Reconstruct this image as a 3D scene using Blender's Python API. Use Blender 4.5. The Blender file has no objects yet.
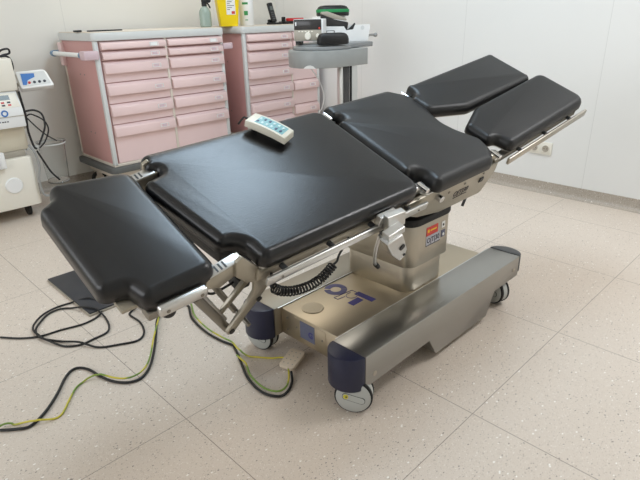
import bpy, bmesh, math, random
from mathutils import Vector, Matrix, Euler
random.seed(7)
PI = math.pi
scene = bpy.context.scene
COL = scene.collection
V = Vector

# ------------------------------------------------------------------ materials
def lin(c):
    c = c / 255.0
    return c / 12.92 if c <= 0.04045 else ((c + 0.055) / 1.055) ** 2.4
def rgb(r, g, b): return (lin(r), lin(g), lin(b), 1.0)

def mat(name, col, rough=0.5, metal=0.0, var=0.04, scale=30, bump=0.0, bscale=200, stretch=None, spec=0.5, coat=0.0, brushed=0.0):
    m = bpy.data.materials.new(name); m.use_nodes = True
    nt = m.node_tree; b = nt.nodes['Principled BSDF']
    b.inputs['Roughness'].default_value = rough; b.inputs['Metallic'].default_value = metal
    b.inputs['Specular IOR Level'].default_value = spec; b.inputs['Coat Weight'].default_value = coat
    tc = nt.nodes.new('ShaderNodeTexCoord'); mp = nt.nodes.new('ShaderNodeMapping')
    nt.links.new(tc.outputs['Object'], mp.inputs['Vector'])
    if stretch: mp.inputs['Scale'].default_value = stretch
    nz = nt.nodes.new('ShaderNodeTexNoise'); nz.inputs['Scale'].default_value = scale; nz.inputs['Detail'].default_value = 4
    nt.links.new(mp.outputs['Vector'], nz.inputs['Vector'])
    mx = nt.nodes.new('ShaderNodeMix'); mx.data_type = 'RGBA'
    mx.inputs['A'].default_value = tuple(min(1, x * (1 - var)) for x in col[:3]) + (1,)
    mx.inputs['B'].default_value = tuple(min(1, x * (1 + var)) for x in col[:3]) + (1,)
    nt.links.new(nz.outputs['Fac'], mx.inputs['Factor']); nt.links.new(mx.outputs['Result'], b.inputs['Base Color'])
    if brushed:
        mr = nt.nodes.new('ShaderNodeMapRange'); mr.inputs['To Min'].default_value = rough - brushed; mr.inputs['To Max'].default_value = rough + brushed
        nt.links.new(nz.outputs['Fac'], mr.inputs['Value']); nt.links.new(mr.outputs['Result'], b.inputs['Roughness'])
    if bump:
        n2 = nt.nodes.new('ShaderNodeTexNoise'); n2.inputs['Scale'].default_value = bscale; n2.inputs['Detail'].default_value = 3
        nt.links.new(mp.outputs['Vector'], n2.inputs['Vector'])
        bp = nt.nodes.new('ShaderNodeBump'); bp.inputs['Strength'].default_value = bump; bp.inputs['Distance'].default_value = 0.002
        nt.links.new(n2.outputs['Fac'], bp.inputs['Height']); nt.links.new(bp.outputs['Normal'], b.inputs['Normal'])
    return m

M = {}
M['leather'] = mat('black_vinyl', rgb(21, 21, 22), 0.42, var=0.08, scale=12, bump=0.10, bscale=420, spec=0.5)
M['leather_head'] = mat('black_head_vinyl', rgb(20, 20, 22), 0.30, var=0.08, scale=12, bump=0.10, bscale=420)
M['leather_grain'] = mat('black_grained_vinyl', rgb(20, 20, 22), 0.28, var=0.08, scale=12, bump=0.2, bscale=60, stretch=(0.9, 6, 1), spec=0.5)
M['tray_steel'] = mat('tray_steel', rgb(190, 178, 157), 0.38, 1.0, var=0.03, scale=18, stretch=(1, 14, 14), brushed=0.03)
M['beam_steel'] = mat('beam_steel', rgb(164, 163, 159), 0.30, 1.0, var=0.03, scale=18, stretch=(1, 14, 14), brushed=0.02)
M['far_steel'] = mat('far_beam_steel', rgb(160, 152, 138), 0.52, 1.0, var=0.03, scale=18, stretch=(1, 14, 14), brushed=0.02)  # beam steel copy, browned and roughened to subdue the lamp's reflection on the far beam
M['steel'] = mat('brushed_steel', rgb(186, 180, 170), 0.36, 1.0, var=0.06, scale=18, stretch=(1, 14, 14), brushed=0.06)
M['steel_dark'] = mat('dull_steel', rgb(150, 146, 138), 0.42, 1.0, var=0.06, scale=18, stretch=(1, 10, 10), brushed=0.05)
M['column_steel'] = mat('column_steel', rgb(182, 175, 162), 0.34, 1.0, var=0.05, scale=16, stretch=(12, 12, 1), brushed=0.06)
M['alu'] = mat('anodised_aluminium', rgb(214, 214, 212), 0.30, 1.0, var=0.03, scale=40)
M['frame_paint'] = mat('champagne_frame_paint', rgb(176, 170, 156), 0.38, 0.75, var=0.04, scale=50)
M['chrome'] = mat('chrome', rgb(230, 230, 230), 0.12, 1.0, var=0.02)
M['navy'] = mat('navy_plastic', rgb(30, 33, 58), 0.38, var=0.05)
M['darkgrey'] = mat('dark_grey_plastic', rgb(74, 76, 78), 0.45, var=0.05)
M['black'] = mat('black_plastic', rgb(20, 20, 21), 0.45, var=0.06)
M['rubber'] = mat('black_rubber', rgb(17, 17, 18), 0.62, var=0.08)
M['hub'] = mat('grey_castor_plastic', rgb(182, 184, 180), 0.42, var=0.03)
M['yellow_dot'] = mat('yellow_plastic', rgb(206, 196, 60), 0.45)
M['pink'] = mat('pink_laminate', rgb(234, 206, 203), 0.42, var=0.03, scale=8)
M['pink_side'] = mat('rose_side_panel', rgb(205, 156, 152), 0.45, var=0.03, scale=8)
M['pink_grip'] = mat('mauve_plastic', rgb(214, 190, 196), 0.4, var=0.02)
M['trim'] = mat('pale_grey_trim', rgb(214, 216, 214), 0.4, var=0.02)
M['cream_trim'] = mat('cream_trim', rgb(224, 214, 200), 0.4, var=0.02)
M['blue_grey'] = mat('blue_grey_plastic', rgb(120, 146, 170), 0.4, var=0.03)
M['bumper'] = mat('grey_bumper', rgb(92, 94, 92), 0.55, var=0.05)
M['white'] = mat('white_plastic', rgb(238, 238, 236), 0.35, var=0.01)
M['cream'] = mat('cream_enamel', rgb(238, 233, 220), 0.36, var=0.02)
M['cream_dark'] = mat('cream_recess', rgb(216, 206, 184), 0.4, var=0.02)
M['beige'] = mat('beige_plastic', rgb(222, 206, 184), 0.45, var=0.02)
M['handset'] = mat('ivory_plastic', rgb(226, 222, 206), 0.38, var=0.02)
M['teal'] = mat('teal_keypad', rgb(128, 178, 182), 0.4, var=0.12, scale=300)
M['teal_key'] = mat('pale_key', rgb(196, 222, 222), 0.4)
M['dark_key'] = mat('dark_blue_key', rgb(52, 70, 100), 0.4)
M['stand_grey'] = mat('grey_powder_coat', rgb(150, 152, 150), 0.38, 0.0, var=0.03)
M['stand_top'] = mat('grey_tray_plastic', rgb(136, 138, 138), 0.42, var=0.03)
M['yellow_bin'] = mat('yellow_bin_plastic', rgb(246, 214, 16), 0.38, var=0.02)
M['yellow_lite'] = mat('yellow_bin_lid', rgb(240, 196, 10), 0.4, var=0.02)
M['green'] = mat('green_fabric', rgb(32, 140, 78), 0.6, var=0.08)
M['green_print'] = mat('green_print', rgb(60, 150, 90), 0.5)
M['red'] = mat('red_plastic', rgb(200, 44, 44), 0.45)
M['orange_red'] = mat('red_label', rgb(206, 62, 52), 0.45)
M['blue_print'] = mat('blue_print', rgb(60, 118, 190), 0.45)
M['logo'] = mat('logo_indigo', rgb(52, 48, 118), 0.42)
M['logo_light'] = mat('logo_slate', rgb(92, 88, 130), 0.42)
M['label_blue'] = mat('slate_label', rgb(96, 100, 122), 0.45, var=0.15, scale=120)
M['sticker_grey'] = mat('sticker_grey', rgb(176, 176, 184), 0.45)
M['label_white'] = mat('label_paper', rgb(240, 240, 238), 0.55, var=0.01)
M['ink'] = mat('dark_ink', rgb(50, 52, 62), 0.5)
M['screen'] = mat('grey_screen', rgb(96, 102, 98), 0.25)
M['dark_screen'] = mat('dark_screen', rgb(58, 56, 56), 0.2)
M['taupe'] = mat('taupe_panel', rgb(172, 164, 150), 0.4, var=0.03)
M['slate_mat'] = mat('charcoal_plate', rgb(48, 49, 54), 0.5, var=0.08, scale=60)
M['bottle_glass'] = mat('grey_green_bottle', rgb(150, 166, 156), 0.2, var=0.03)
M['cable_black'] = mat('black_cable', rgb(22, 22, 23), 0.5)
M['socket'] = mat('socket_plastic', rgb(232, 228, 216), 0.38, var=0.01)
M['grey_tube'] = mat('grey_tube', rgb(150, 150, 148), 0.4)

def earth_mat():
    m = mat('green_yellow_cable', rgb(196, 190, 70), 0.45)
    nt = m.node_tree; b = nt.nodes['Principled BSDF']
    tc = nt.nodes.new('ShaderNodeTexCoord'); w = nt.nodes.new('ShaderNodeTexNoise'); w.inputs['Scale'].default_value = 9
    nt.links.new(tc.outputs['Object'], w.inputs['Vector'])
    cr = nt.nodes.new('ShaderNodeValToRGB'); cr.color_ramp.elements[0].position = 0.46; cr.color_ramp.elements[1].position = 0.54
    cr.color_ramp.elements[0].color = rgb(120, 150, 62); cr.color_ramp.elements[1].color = rgb(206, 192, 66)
    nt.links.new(w.outputs['Fac'], cr.inputs['Fac']); nt.links.new(cr.outputs['Color'], b.inputs['Base Color'])
    return m
M['earth'] = earth_mat()

def clear_mat():
    m = bpy.data.materials.new('clear_plastic'); m.use_nodes = True
    b = m.node_tree.nodes['Principled BSDF']
    b.inputs['Transmission Weight'].default_value = 1.0; b.inputs['Roughness'].default_value = 0.06
    b.inputs['IOR'].default_value = 1.22; b.inputs['Base Color'].default_value = (0.93, 0.94, 0.94, 1)
    return m
M['clear'] = clear_mat()

def line_mask(nt, coord_out, offset, period, half):
    """1 on thin lines at offset + k*period"""
    a = nt.nodes.new('ShaderNodeMath'); a.operation = 'SUBTRACT'; a.inputs[1].default_value = offset - period / 2
    nt.links.new(coord_out, a.inputs[0])
    q = nt.nodes.new('ShaderNodeMath'); q.operation = 'FLOORED_MODULO'; q.inputs[1].default_value = period
    nt.links.new(a.outputs[0], q.inputs[0])
    s = nt.nodes.new('ShaderNodeMath'); s.operation = 'SUBTRACT'; s.inputs[1].default_value = period / 2; nt.links.new(q.outputs[0], s.inputs[0])
    ab = nt.nodes.new('ShaderNodeMath'); ab.operation = 'ABSOLUTE'; nt.links.new(s.outputs[0], ab.inputs[0])
    lt = nt.nodes.new('ShaderNodeMath'); lt.operation = 'LESS_THAN'; lt.inputs[1].default_value = half; nt.links.new(ab.outputs[0], lt.inputs[0])
    return lt.outputs[0]

def floor_mat(name, col, lines=True, rough=0.34):
    m = mat(name, col, rough, var=0.05, scale=2.2)
    nt = m.node_tree; b = nt.nodes['Principled BSDF']
    base = b.inputs['Base Color'].links[0].from_socket
    tc = nt.nodes.new('ShaderNodeTexCoord')
    cur = base
    # coloured flakes of three kinds
    for sc, lo, c, amt in ((170, 0.55, rgb(176, 160, 146), 0.6), (140, 0.90, rgb(246, 240, 232), 0.6), (120, 0.88, rgb(122, 106, 96), 0.6), (160, 0.55, rgb(228, 220, 210), 0.6), (70, 0.955, rgb(250, 246, 240), 0.8), (90, 0.955, rgb(96, 82, 76), 0.7)):
        mp = nt.nodes.new('ShaderNodeMapping'); mp.inputs['Location'].default_value = (sc * 0.37, sc * 0.71, 0); mp.inputs['Scale'].default_value = (1, 1.6, 1)
        mp.inputs['Rotation'].default_value = (0, 0, sc * 0.1)
        nt.links.new(tc.outputs['Object'], mp.inputs['Vector'])
        vo = nt.nodes.new('ShaderNodeTexVoronoi'); vo.inputs['Scale'].default_value = sc
        nt.links.new(mp.outputs['Vector'], vo.inputs['Vector'])
        sep = nt.nodes.new('ShaderNodeSeparateColor'); nt.links.new(vo.outputs['Color'], sep.inputs['Color'])
        g = nt.nodes.new('ShaderNodeMath'); g.operation = 'GREATER_THAN'; g.inputs[1].default_value = lo; nt.links.new(sep.outputs[0], g.inputs[0])
        d = nt.nodes.new('ShaderNodeMath'); d.operation = 'LESS_THAN'; d.inputs[1].default_value = 0.30; nt.links.new(vo.outputs['Distance'], d.inputs[0])
        mu = nt.nodes.new('ShaderNodeMath'); mu.operation = 'MULTIPLY'; nt.links.new(g.outputs[0], mu.inputs[0]); nt.links.new(d.outputs[0], mu.inputs[1])
        m2 = nt.nodes.new('ShaderNodeMath'); m2.operation = 'MULTIPLY'; m2.inputs[1].default_value = amt; nt.links.new(mu.outputs[0], m2.inputs[0])
        mx = nt.nodes.new('ShaderNodeMix'); mx.data_type = 'RGBA'; mx.inputs['B'].default_value = c
        nt.links.new(m2.outputs[0], mx.inputs['Factor']); nt.links.new(cur, mx.inputs['A']); cur = mx.outputs['Result']
    if lines:
        sx = nt.nodes.new('ShaderNodeSeparateXYZ'); nt.links.new(tc.outputs['Object'], sx.inputs[0])
        l1 = line_mask(nt, sx.outputs['X'], 0.648, 0.655, 0.0013); l2 = line_mask(nt, sx.outputs['Y'], 1.300, 0.655, 0.0011)
        mxm = nt.nodes.new('ShaderNodeMath'); mxm.operation = 'MAXIMUM'; nt.links.new(l1, mxm.inputs[0]); nt.links.new(l2, mxm.inputs[1])
        f = nt.nodes.new('ShaderNodeMath'); f.operation = 'MULTIPLY'; f.inputs[1].default_value = 0.8; nt.links.new(mxm.outputs[0], f.inputs[0])
        mx = nt.nodes.new('ShaderNodeMix'); mx.data_type = 'RGBA'; mx.inputs['B'].default_value = rgb(120, 106, 94)
        nt.links.new(f.outputs[0], mx.inputs['Factor']); nt.links.new(cur, mx.inputs['A']); cur = mx.outputs['Result']
    nt.links.new(cur, b.inputs['Base Color'])
    return m
M['floor'] = floor_mat('speckled_vinyl', rgb(213, 200, 186))
M['cove'] = floor_mat('speckled_cove', rgb(170, 160, 147), lines=False, rough=0.45)

def wall_mat(name, col, axis, off, period):
    m = mat(name, col, 0.5, var=0.012, scale=1.5)
    nt = m.node_tree; b = nt.nodes['Principled BSDF']
    base = b.inputs['Base Color'].links[0].from_socket
    tc = nt.nodes.new('ShaderNodeTexCoord'); sx = nt.nodes.new('ShaderNodeSeparateXYZ'); nt.links.new(tc.outputs['Object'], sx.inputs[0])
    l1 = line_mask(nt, sx.outputs[axis], off, period, 0.0022)
    f = nt.nodes.new('ShaderNodeMath'); f.operation = 'MULTIPLY'; f.inputs[1].default_value = 0.32; nt.links.new(l1, f.inputs[0])
    mx = nt.nodes.new('ShaderNodeMix'); mx.data_type = 'RGBA'; mx.inputs['B'].default_value = rgb(188, 188, 184)
    nt.links.new(f.outputs[0], mx.inputs['Factor']); nt.links.new(base, mx.inputs['A']); nt.links.new(mx.outputs['Result'], b.inputs['Base Color'])
    return m
M['wall_r'] = wall_mat('wall_panel_white', rgb(234, 234, 231), 'Y', 1.220, 0.977)
M['wall_l'] = wall_mat('wall_panel_grey', rgb(232, 230, 222), 'X', 1.648, 1.3)
M['ceiling'] = mat('ceiling_white', rgb(236, 236, 232), 0.6, var=0.01)

# ------------------------------------------------------------------ mesh helpers
class MB:
    def __init__(s): s.bm = bmesh.new()
    def merge(s, b2, T=None):
        me = bpy.data.meshes.new('tmp'); b2.to_mesh(me); b2.free()
        if T is not None: me.transform(T)
        s.bm.from_mesh(me); bpy.data.meshes.remove(me); return s
    def box(s, lo, hi, bev=0.0, T=None, seg=2):
        b = bmesh.new(); bmesh.ops.create_cube(b, size=1)
        lo, hi = V(lo), V(hi); c = (lo + hi) / 2; d = hi - lo
        for v in b.verts: v.co = V((v.co.x * d.x + c.x, v.co.y * d.y + c.y, v.co.z * d.z + c.z))
        if bev: bmesh.ops.bevel(b, geom=list(b.edges), offset=min(bev, 0.49 * min(abs(x) for x in d)), segments=seg, affect='EDGES', profile=0.5)
        return s.merge(b, T)
    def prism(s, pts, a, b_, f, bev=0.0, T=None, seg=2):
        """pts 2D outline, extruded from a to b_; f(u,v,w) -> 3D"""
        b = bmesh.new()
        lo = [b.verts.new(f(u, v, a)) for u, v in pts]; hi = [b.verts.new(f(u, v, b_)) for u, v in pts]
        n = len(pts)
        b.faces.new(lo); b.faces.new(hi[::-1])
        for i in range(n): b.faces.new((lo[i], hi[i], hi[(i + 1) % n], lo[(i + 1) % n]))
        bmesh.ops.recalc_face_normals(b, faces=b.faces)
        if bev:
            es = [e for e in b.edges if len(e.link_faces) == 2 and e.calc_face_angle(0) > 0.6]
            bmesh.ops.bevel(b, geom=es, offset=bev, segments=seg, affect='EDGES', profile=0.5)
        return s.merge(b, T)
    def cyl(s, p0, p1, r, seg=20, r2=None, bev=0.0, T=None):
        p0, p1 = V(p0), V(p1); d = p1 - p0; L = d.length
        r2 = r if r2 is None else r2
        prof = [(0, 0), (r, 0), (r2, L), (0, L)]
        if bev: prof = [(0, 0), (r - bev, 0), (r, bev), (r2, L - bev), (r2 - bev, L), (0, L)]
        R = d.to_track_quat('Z', 'Y').to_matrix().to_4x4()
        return s.lathe(prof, seg, (T or Matrix()) @ Matrix.Translation(p0) @ R)
    def lathe(s, prof, seg=24, T=None):
        b = bmesh.new(); rings = []
        for r, z in prof:
            if r < 1e-6: rings.append([b.verts.new((0, 0, z))])
            else: rings.append([b.verts.new((r * math.cos(2 * PI * i / seg), r * math.sin(2 * PI * i / seg), z)) for i in range(seg)])
        for A, B in zip(rings, rings[1:]):
            for i in range(seg):
                j = (i + 1) % seg
                q = [A[i % len(A)], A[j % len(A)], B[j % len(B)], B[i % len(B)]]
                q2 = []
                for x in q:
                    if x not in q2: q2.append(x)
                if len(q2) >= 3: b.faces.new(q2)
        bmesh.ops.recalc_face_normals(b, faces=b.faces)
        return s.merge(b, T)
    def tube(s, pts, r, seg=8, sub=6, T=None, smooth=True, closed_caps=True):
        P = [V(p) for p in pts]
        if smooth and len(P) > 2:
            Q = []
            for i in range(len(P) - 1):
                p0 = P[max(i - 1, 0)]; p1 = P[i]; p2 = P[i + 1]; p3 = P[min(i + 2, len(P) - 1)]
                for k in range(sub):
                    t = k / sub
                    Q.append(0.5 * ((2 * p1) + (p2 - p0) * t + (2 * p0 - 5 * p1 + 4 * p2 - p3) * t * t + (3 * p1 - p0 - 3 * p2 + p3) * t ** 3))
            Q.append(P[-1]); P = Q
        b = bmesh.new(); rings = []; N = None
        for i, p in enumerate(P):
            t = (P[min(i + 1, len(P) - 1)] - P[max(i - 1, 0)]).normalized()
            if N is None:
                N = t.orthogonal().normalized()
            N = (N - t * N.dot(t)).normalized(); B = t.cross(N)
            rings.append([b.verts.new(p + r * (math.cos(2 * PI * k / seg) * N + math.sin(2 * PI * k / seg) * B)) for k in range(seg)])
        for A, B_ in zip(rings, rings[1:]):
            for k in range(seg): b.faces.new((A[k], A[(k + 1) % seg], B_[(k + 1) % seg], B_[k]))
        b.faces.new(rings[0][::-1]); b.faces.new(rings[-1])
        bmesh.ops.recalc_face_normals(b, faces=b.faces)
        return s.merge(b, T)
    def loft(s, rings, T=None, caps=True):
        b = bmesh.new(); R = [[b.verts.new(p) for p in r] for r in rings]; n = len(R[0])
        for A, B_ in zip(R, R[1:]):
            for k in range(n): b.faces.new((A[k], A[(k + 1) % n], B_[(k + 1) % n], B_[k]))
        if caps: b.faces.new(R[0][::-1]); b.faces.new(R[-1])
        bmesh.ops.recalc_face_normals(b, faces=b.faces)
        return s.merge(b, T)

def ang(deg): return math.radians(deg)
def obj(name, mb, m, parent=None, xf=None, sharp=38):
    me = bpy.data.meshes.new(name); mb.bm.to_mesh(me); mb.bm.free()
    if xf is not None: me.transform(xf)
    if parent is not None: me.transform(Matrix.Translation(-wpos(parent)))
    for p in me.polygons: p.use_smooth = len(p.vertices) < 24
    me.set_sharp_from_angle(angle=ang(sharp))
    me.materials.append(m)
    o = bpy.data.objects.new(name, me); COL.objects.link(o)
    if parent is not None: o.parent = parent
    return o
def wpos(o):
    p = V((0, 0, 0))
    while o is not None: p += o.location; o = o.parent
    return p
def thing(name, label, cat, loc=(0, 0, 0), group=None):
    o = bpy.data.objects.new(name, None); o.empty_display_size = 0.1; COL.objects.link(o); o.location = loc
    o['label'] = label; o['category'] = cat
    if group: o['group'] = group
    return o
def tag(o, label, cat, group=None):
    o['label'] = label; o['category'] = cat
    if group: o['group'] = group
    return o
def recenter(o, p):
    """move the origin of a top-level mesh to its base point"""
    o.data.transform(Matrix.Translation(-V(p))); o.location = p; return o
def struct(name, mb, m, label=None):
    o = obj(name, mb, m); o['kind'] = 'structure'
    if label: o['label'] = label
    return o
def rot(deg, axis): return Matrix.Rotation(ang(deg), 4, axis)
def frame(origin, x, y):
    x = V(x).normalized(); y = V(y); z = x.cross(y).normalized(); y = z.cross(x)
    return Matrix((( x.x, y.x, z.x, origin[0]), (x.y, y.y, z.y, origin[1]), (x.z, y.z, z.z, origin[2]), (0, 0, 0, 1)))
def text_mesh(txt, size, T, thick=0.0004, bold=0.0):
    """lettering as a thin raised mesh; T maps the text plane to the place"""
    cu = bpy.data.curves.new('lettering', 'FONT'); cu.body = txt; cu.size = size; cu.extrude = thick; cu.offset = bold
    cu.align_x = 'CENTER'; cu.align_y = 'CENTER'; cu.resolution_u = 3
    o = bpy.data.objects.new('lettering', cu); COL.objects.link(o)
    dg = bpy.context.evaluated_depsgraph_get(); dg.update()
    me = bpy.data.meshes.new_from_object(o.evaluated_get(dg))
    bpy.data.objects.remove(o); bpy.data.curves.remove(cu)
    me.transform(T)
    mb = MB(); mb.bm.from_mesh(me); bpy.data.meshes.remove(me); return mb
XY = lambda u, v, w: (u, v, w)
XZ = lambda u, v, w: (u, w, v)
YZ = lambda u, v, w: (w, u, v)

def rounded(pts, rad, n=5):
    """round each corner of a polygon; rad a number or list"""
    out = []; N = len(pts)
    for i in range(N):
        r = rad[i] if isinstance(rad, (list, tuple)) else rad
        p = V(pts[i]); a = V(pts[i - 1]); b = V(pts[(i + 1) % N])
        u = (a - p); w = (b - p); lu, lw = u.length, w.length; u.normalize(); w.normalize()
        th = u.angle(w)
        if r <= 0 or th > PI - 0.05: out.append(tuple(p)); continue
        t = min(r / math.tan(th / 2), 0.48 * lu, 0.48 * lw); rr = t * math.tan(th / 2)
        A = p + u * t; c = p + (u + w).normalized() * (rr / math.sin(th / 2)); B = p + w * t
        va, vb = A - c, B - c; tot = va.angle(vb); sg = 1 if va.x * vb.y - va.y * vb.x > 0 else -1
        for k in range(n + 1):
            q = va.copy(); q.rotate(Matrix.Rotation(sg * tot * k / n, 2)); out.append(tuple(c + q))
    return out
def offset_loop(pts, d):
    """inset (d>0) a counter-clockwise loop along averaged normals"""
    n = len(pts); out = []
    for i in range(n):
        a, p, b = V(pts[i - 1]), V(pts[i]), V(pts[(i + 1) % n])
        e1 = (p - a).normalized(); e2 = (b - p).normalized()
        n1 = V((-e1.y, e1.x)); n2 = V((-e2.y, e2.x)); m = (n1 + n2).normalized()
        k = 1 / max(0.5, m.dot(n1)); out.append(tuple(p + m * d * k))
    return out
def resample(pts, step):
    out = []
    for i in range(len(pts)):
        a, b = V(pts[i]), V(pts[(i + 1) % len(pts)]); L = (b - a).length; k = max(1, int(L / step))
        for j in range(k): out.append(tuple(a + (b - a) * j / k))
    return out
def ccw(pts):
    A = sum(pts[i - 1][0] * pts[i][1] - pts[i][0] * pts[i - 1][1] for i in range(len(pts)))
    return pts if A > 0 else pts[::-1]
def cushion_mb(outline, rad, zt, zb, edge=0.022):
    """padded slab: rounded top edge whose inset shrinks near tight corners"""
    o = resample(rounded(ccw(outline), rad, 6), 0.02); n = len(o)
    P = [V(p) for p in o]; lim = []
    for i in range(n):
        a, b = P[i] - P[i - 1], P[(i + 1) % n] - P[i]
        th = math.atan2(a.x * b.y - a.y * b.x, a.dot(b)); L = (a.length + b.length) / 2
        lim.append(0.8 * L / th if th > 0.02 else 1.0)
    for _ in range(2):
        for i in list(range(n)) + list(range(n - 1, -1, -1)):
            for k in (i - 1, (i + 1) % n): lim[i] = min(lim[i], lim[k] + 0.55 * (P[i] - P[k]).length)
    lim = [min(1.0, l / edge) for l in lim]
    full = offset_loop(o, edge); dirs = [V(f) - p for f, p in zip(full, P)]
    def at(fr, z): return [(p.x + d.x * fr * l, p.y + d.y * fr * l, z) for p, d, l in zip(P, dirs, lim)]
    rings = [at(0.3, zb), at(0.0, zb + 0.005), at(0.0, zt - edge)]
    for k in range(1, 7):
        a = PI / 2 * k / 6
        rings.append(at(1 - math.cos(a), zt - edge + edge * math.sin(a)))
    mb = MB(); mb.loft(rings); return mb

# ------------------------------------------------------------------ room
RX, LY = 3.668, 4.262        # inner faces of the two visible walls
BX, BY, CZ = -2.3, -2.0, 2.75
struct('floor', MB().box((BX - 0.1, BY - 0.1, -0.06), (RX + 0.1, LY + 0.1, 0)), M['floor'])
struct('ceiling', MB().box((BX - 0.1, BY - 0.1, CZ), (RX + 0.1, LY + 0.1, CZ + 0.08)), M['ceiling'])
struct('wall_right', MB().box((RX, BY - 0.1, 0), (RX + 0.1, LY + 0.1, CZ)), M['wall_r'])
struct('wall_left', MB().box((BX - 0.1, LY, 0), (RX, LY + 0.1, CZ)), M['wall_l'])
struct('wall_back', MB().box((BX - 0.1, BY - 0.1, 0), (RX, BY, CZ)), M['ceiling'])
WY0, WY1, WZ0, WZ1 = 0.3, 3.6, 0.95, 2.35
wf = MB(); wf.box((BX - 0.1, BY, 0), (BX, WY0, CZ)); wf.box((BX - 0.1, WY1, 0), (BX, LY, CZ)); wf.box((BX - 0.1, WY0, 0), (BX, WY1, WZ0)); wf.box((BX - 0.1, WY0, WZ1), (BX, WY1, CZ))
struct('wall_front', wf, M['ceiling'])
wn = MB()
for y in (WY0, (WY0 + WY1) / 2 - 0.025, WY1 - 0.05): wn.box((BX - 0.08, y, WZ0), (BX - 0.02, y + 0.05, WZ1))
for z in (WZ0, WZ1 - 0.05): wn.box((BX - 0.08, WY0, z), (BX - 0.02, WY1, z + 0.05))
struct('window_1', wn, M['white'])
def cove(pts, f, a, b): return MB().prism(pts, a, b, f)
prof = [(0, 0), (0, 0.078), (0.004, 0.078), (0.006, 0.03), (0.012, 0.014), (0.024, 0.004), (0.04, 0.0)]
struct('baseboard_right', cove([(RX - u, v) for u, v in prof], XZ, BY, LY), M['cove'])
struct('baseboard_left', cove([(LY - u, v) for u, v in prof], YZ, BX, RX), M['cove'])

# ------------------------------------------------------------------ operating table
TX0 = V((1.6, 1.19, 0))
table = thing('operating_table', 'tilted black cushioned operating table on a stainless steel wheeled base', 'operating table', TX0)
yaw, pit, rol = ang(-1.2), ang(2.9), ang(22.8)
T = Matrix.Translation((1.6, 1.19, 0.781)) @ Matrix.Rotation(yaw, 4, 'Z') @ Matrix.Rotation(-pit, 4, 'Y') @ Matrix.Rotation(rol, 4, 'X')

# --- base
cy = 1.19
tr = MB(); tr.box((1.10, 1.042, 0.100), (2.02, 1.338, 0.208), 0.006)
tray = obj('base_tray', tr, M['tray_steel'], table)
d = MB(); d.cyl((1.175, 1.245, 0.2075), (1.175, 1.245, 0.2115), 0.040, 32, bev=0.0012)
obj('cover_disc', d, M['tray_steel'], tray)
lb = MB(); lb.box((1.0985, 1.105, 0.118), (1.1012, 1.262, 0.198), 0.0012)
plate = obj('end_plate', lb, M['tray_steel'], tray)
lb = MB(); lb.box((1.0975, 1.158, 0.128), (1.0990, 1.232, 0.196))
o = obj('type_label', lb, M['label_blue'], tray)
tl = text_mesh('G', 0.032, frame((1.0972, 1.178, 0.155), (0, -1, 0), (0, 0, 1)), bold=0.001)
obj('label_letter', tl, M['logo'], tray)
for y, z in ((1.120, 0.160), (1.250, 0.160), (1.300, 0.180), (1.300, 0.130)):
    sc = MB(); sc.cyl((1.1002, y, z), (1.0965, y, z), 0.004, 10); obj('screw', sc, M['steel_dark'], tray)
# lettering on the tray top: O, P, T
lg = MB()
def ring_arc(c, r0, r1, a0, a1, n=16):
    a = [ang(a0 + (a1 - a0) * k / n) for k in range(n + 1)]
    pts = [(c[0] + r1 * math.cos(t), c[1] + r1 * math.sin(t)) for t in a] + [(c[0] + r0 * math.cos(t), c[1] + r0 * math.sin(t)) for t in reversed(a)]
    return pts
lg.prism(ring_arc((1.338, 1.283), 0.021, 0.045, -35, 125), 0.2080, 0.2086, XY)
lg.prism(ring_arc((1.338, 1.283), 0.021, 0.045, 140, 320), 0.2080, 0.2086, XY)
obj('logo_ring', lg, M['logo_light'], tray)
lg = MB(); lg.prism([(1.385, 1.205), (1.385, 1.118), (1.358, 1.118), (1.358, 1.205)], 0.2080, 0.2086, XY)
lg.prism([(1.348, 1.178), (1.348, 1.148), (1.290, 1.148), (1.290, 1.178)], 0.2080, 0.2086, XY)
obj('logo_letter', lg, M['logo'], tray)
lg = MB()
for seg_ in ([(1.375, 1.232), (1.375, 1.205)], [(1.375, 1.232), (1.285, 1.242)], [(1.285, 1.242), (1.285, 1.222)], [(1.285, 1.222), (1.32, 1.218)]):
    lg.tube([(x, y, 0.2084) for x, y in seg_], 0.0014, 5, smooth=False)
lg.tube([(1.345 + 0.024 * math.cos(ang(a)), 1.205 + 0.02 * math.sin(ang(a)), 0.2084) for a in range(60, 331, 30)], 0.0014, 5)
obj('logo_outline', lg, M['logo_light'], tray)

def beam(y0, y1, near):
    b = MB()
    prof = [(1.070, 0.095), (1.425, 0.100), (1.475, 0.022), (1.840, 0.022), (1.895, 0.118), (2.095, 0.118), (2.095, 0.212), (1.070, 0.212)]
    b.prism(prof, y0, y1, XZ, bev=0.004)
    o = obj('side_beam', b, M['beam_steel' if near else 'far_steel'], table)
    s = MB(); ym = y1 - 0.001 if near else y0 - 0.004
    s.box((1.085, ym, 0.2085), (2.08, ym + 0.005, 0.2112), 0.0008); obj('seam_strip', s, M['alu'], o)
    yy = y0 if near else y1; e = -0.0015 if near else 0.0015
    for x in (1.115, 2.05):
        s = MB(); s.cyl((x, yy, 0.160 if x > 2 else 0.130), (x, yy + e, 0.160 if x > 2 else 0.130), 0.009, 16); obj('plug', s, M['steel'], o)
    yc = (y0 + y1) / 2; w = (y1 - y0) / 2
    for x, sgn, mm, zb, dep in ((1.069, -1, M['navy'], 0.092, 0.066), (2.096, 1, M['darkgrey'], 0.135, 0.055)):
        pts = [(x, yc - w)] + [(x + sgn * dep * math.sin(ang(a)), yc - w * math.cos(ang(a))) for a in range(12, 169, 12)] + [(x, yc + w)]
        c = MB(); c.prism(pts, zb, 0.2135, XY, bev=0.003); obj('end_cap', c, mm, o)
    return o
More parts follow.
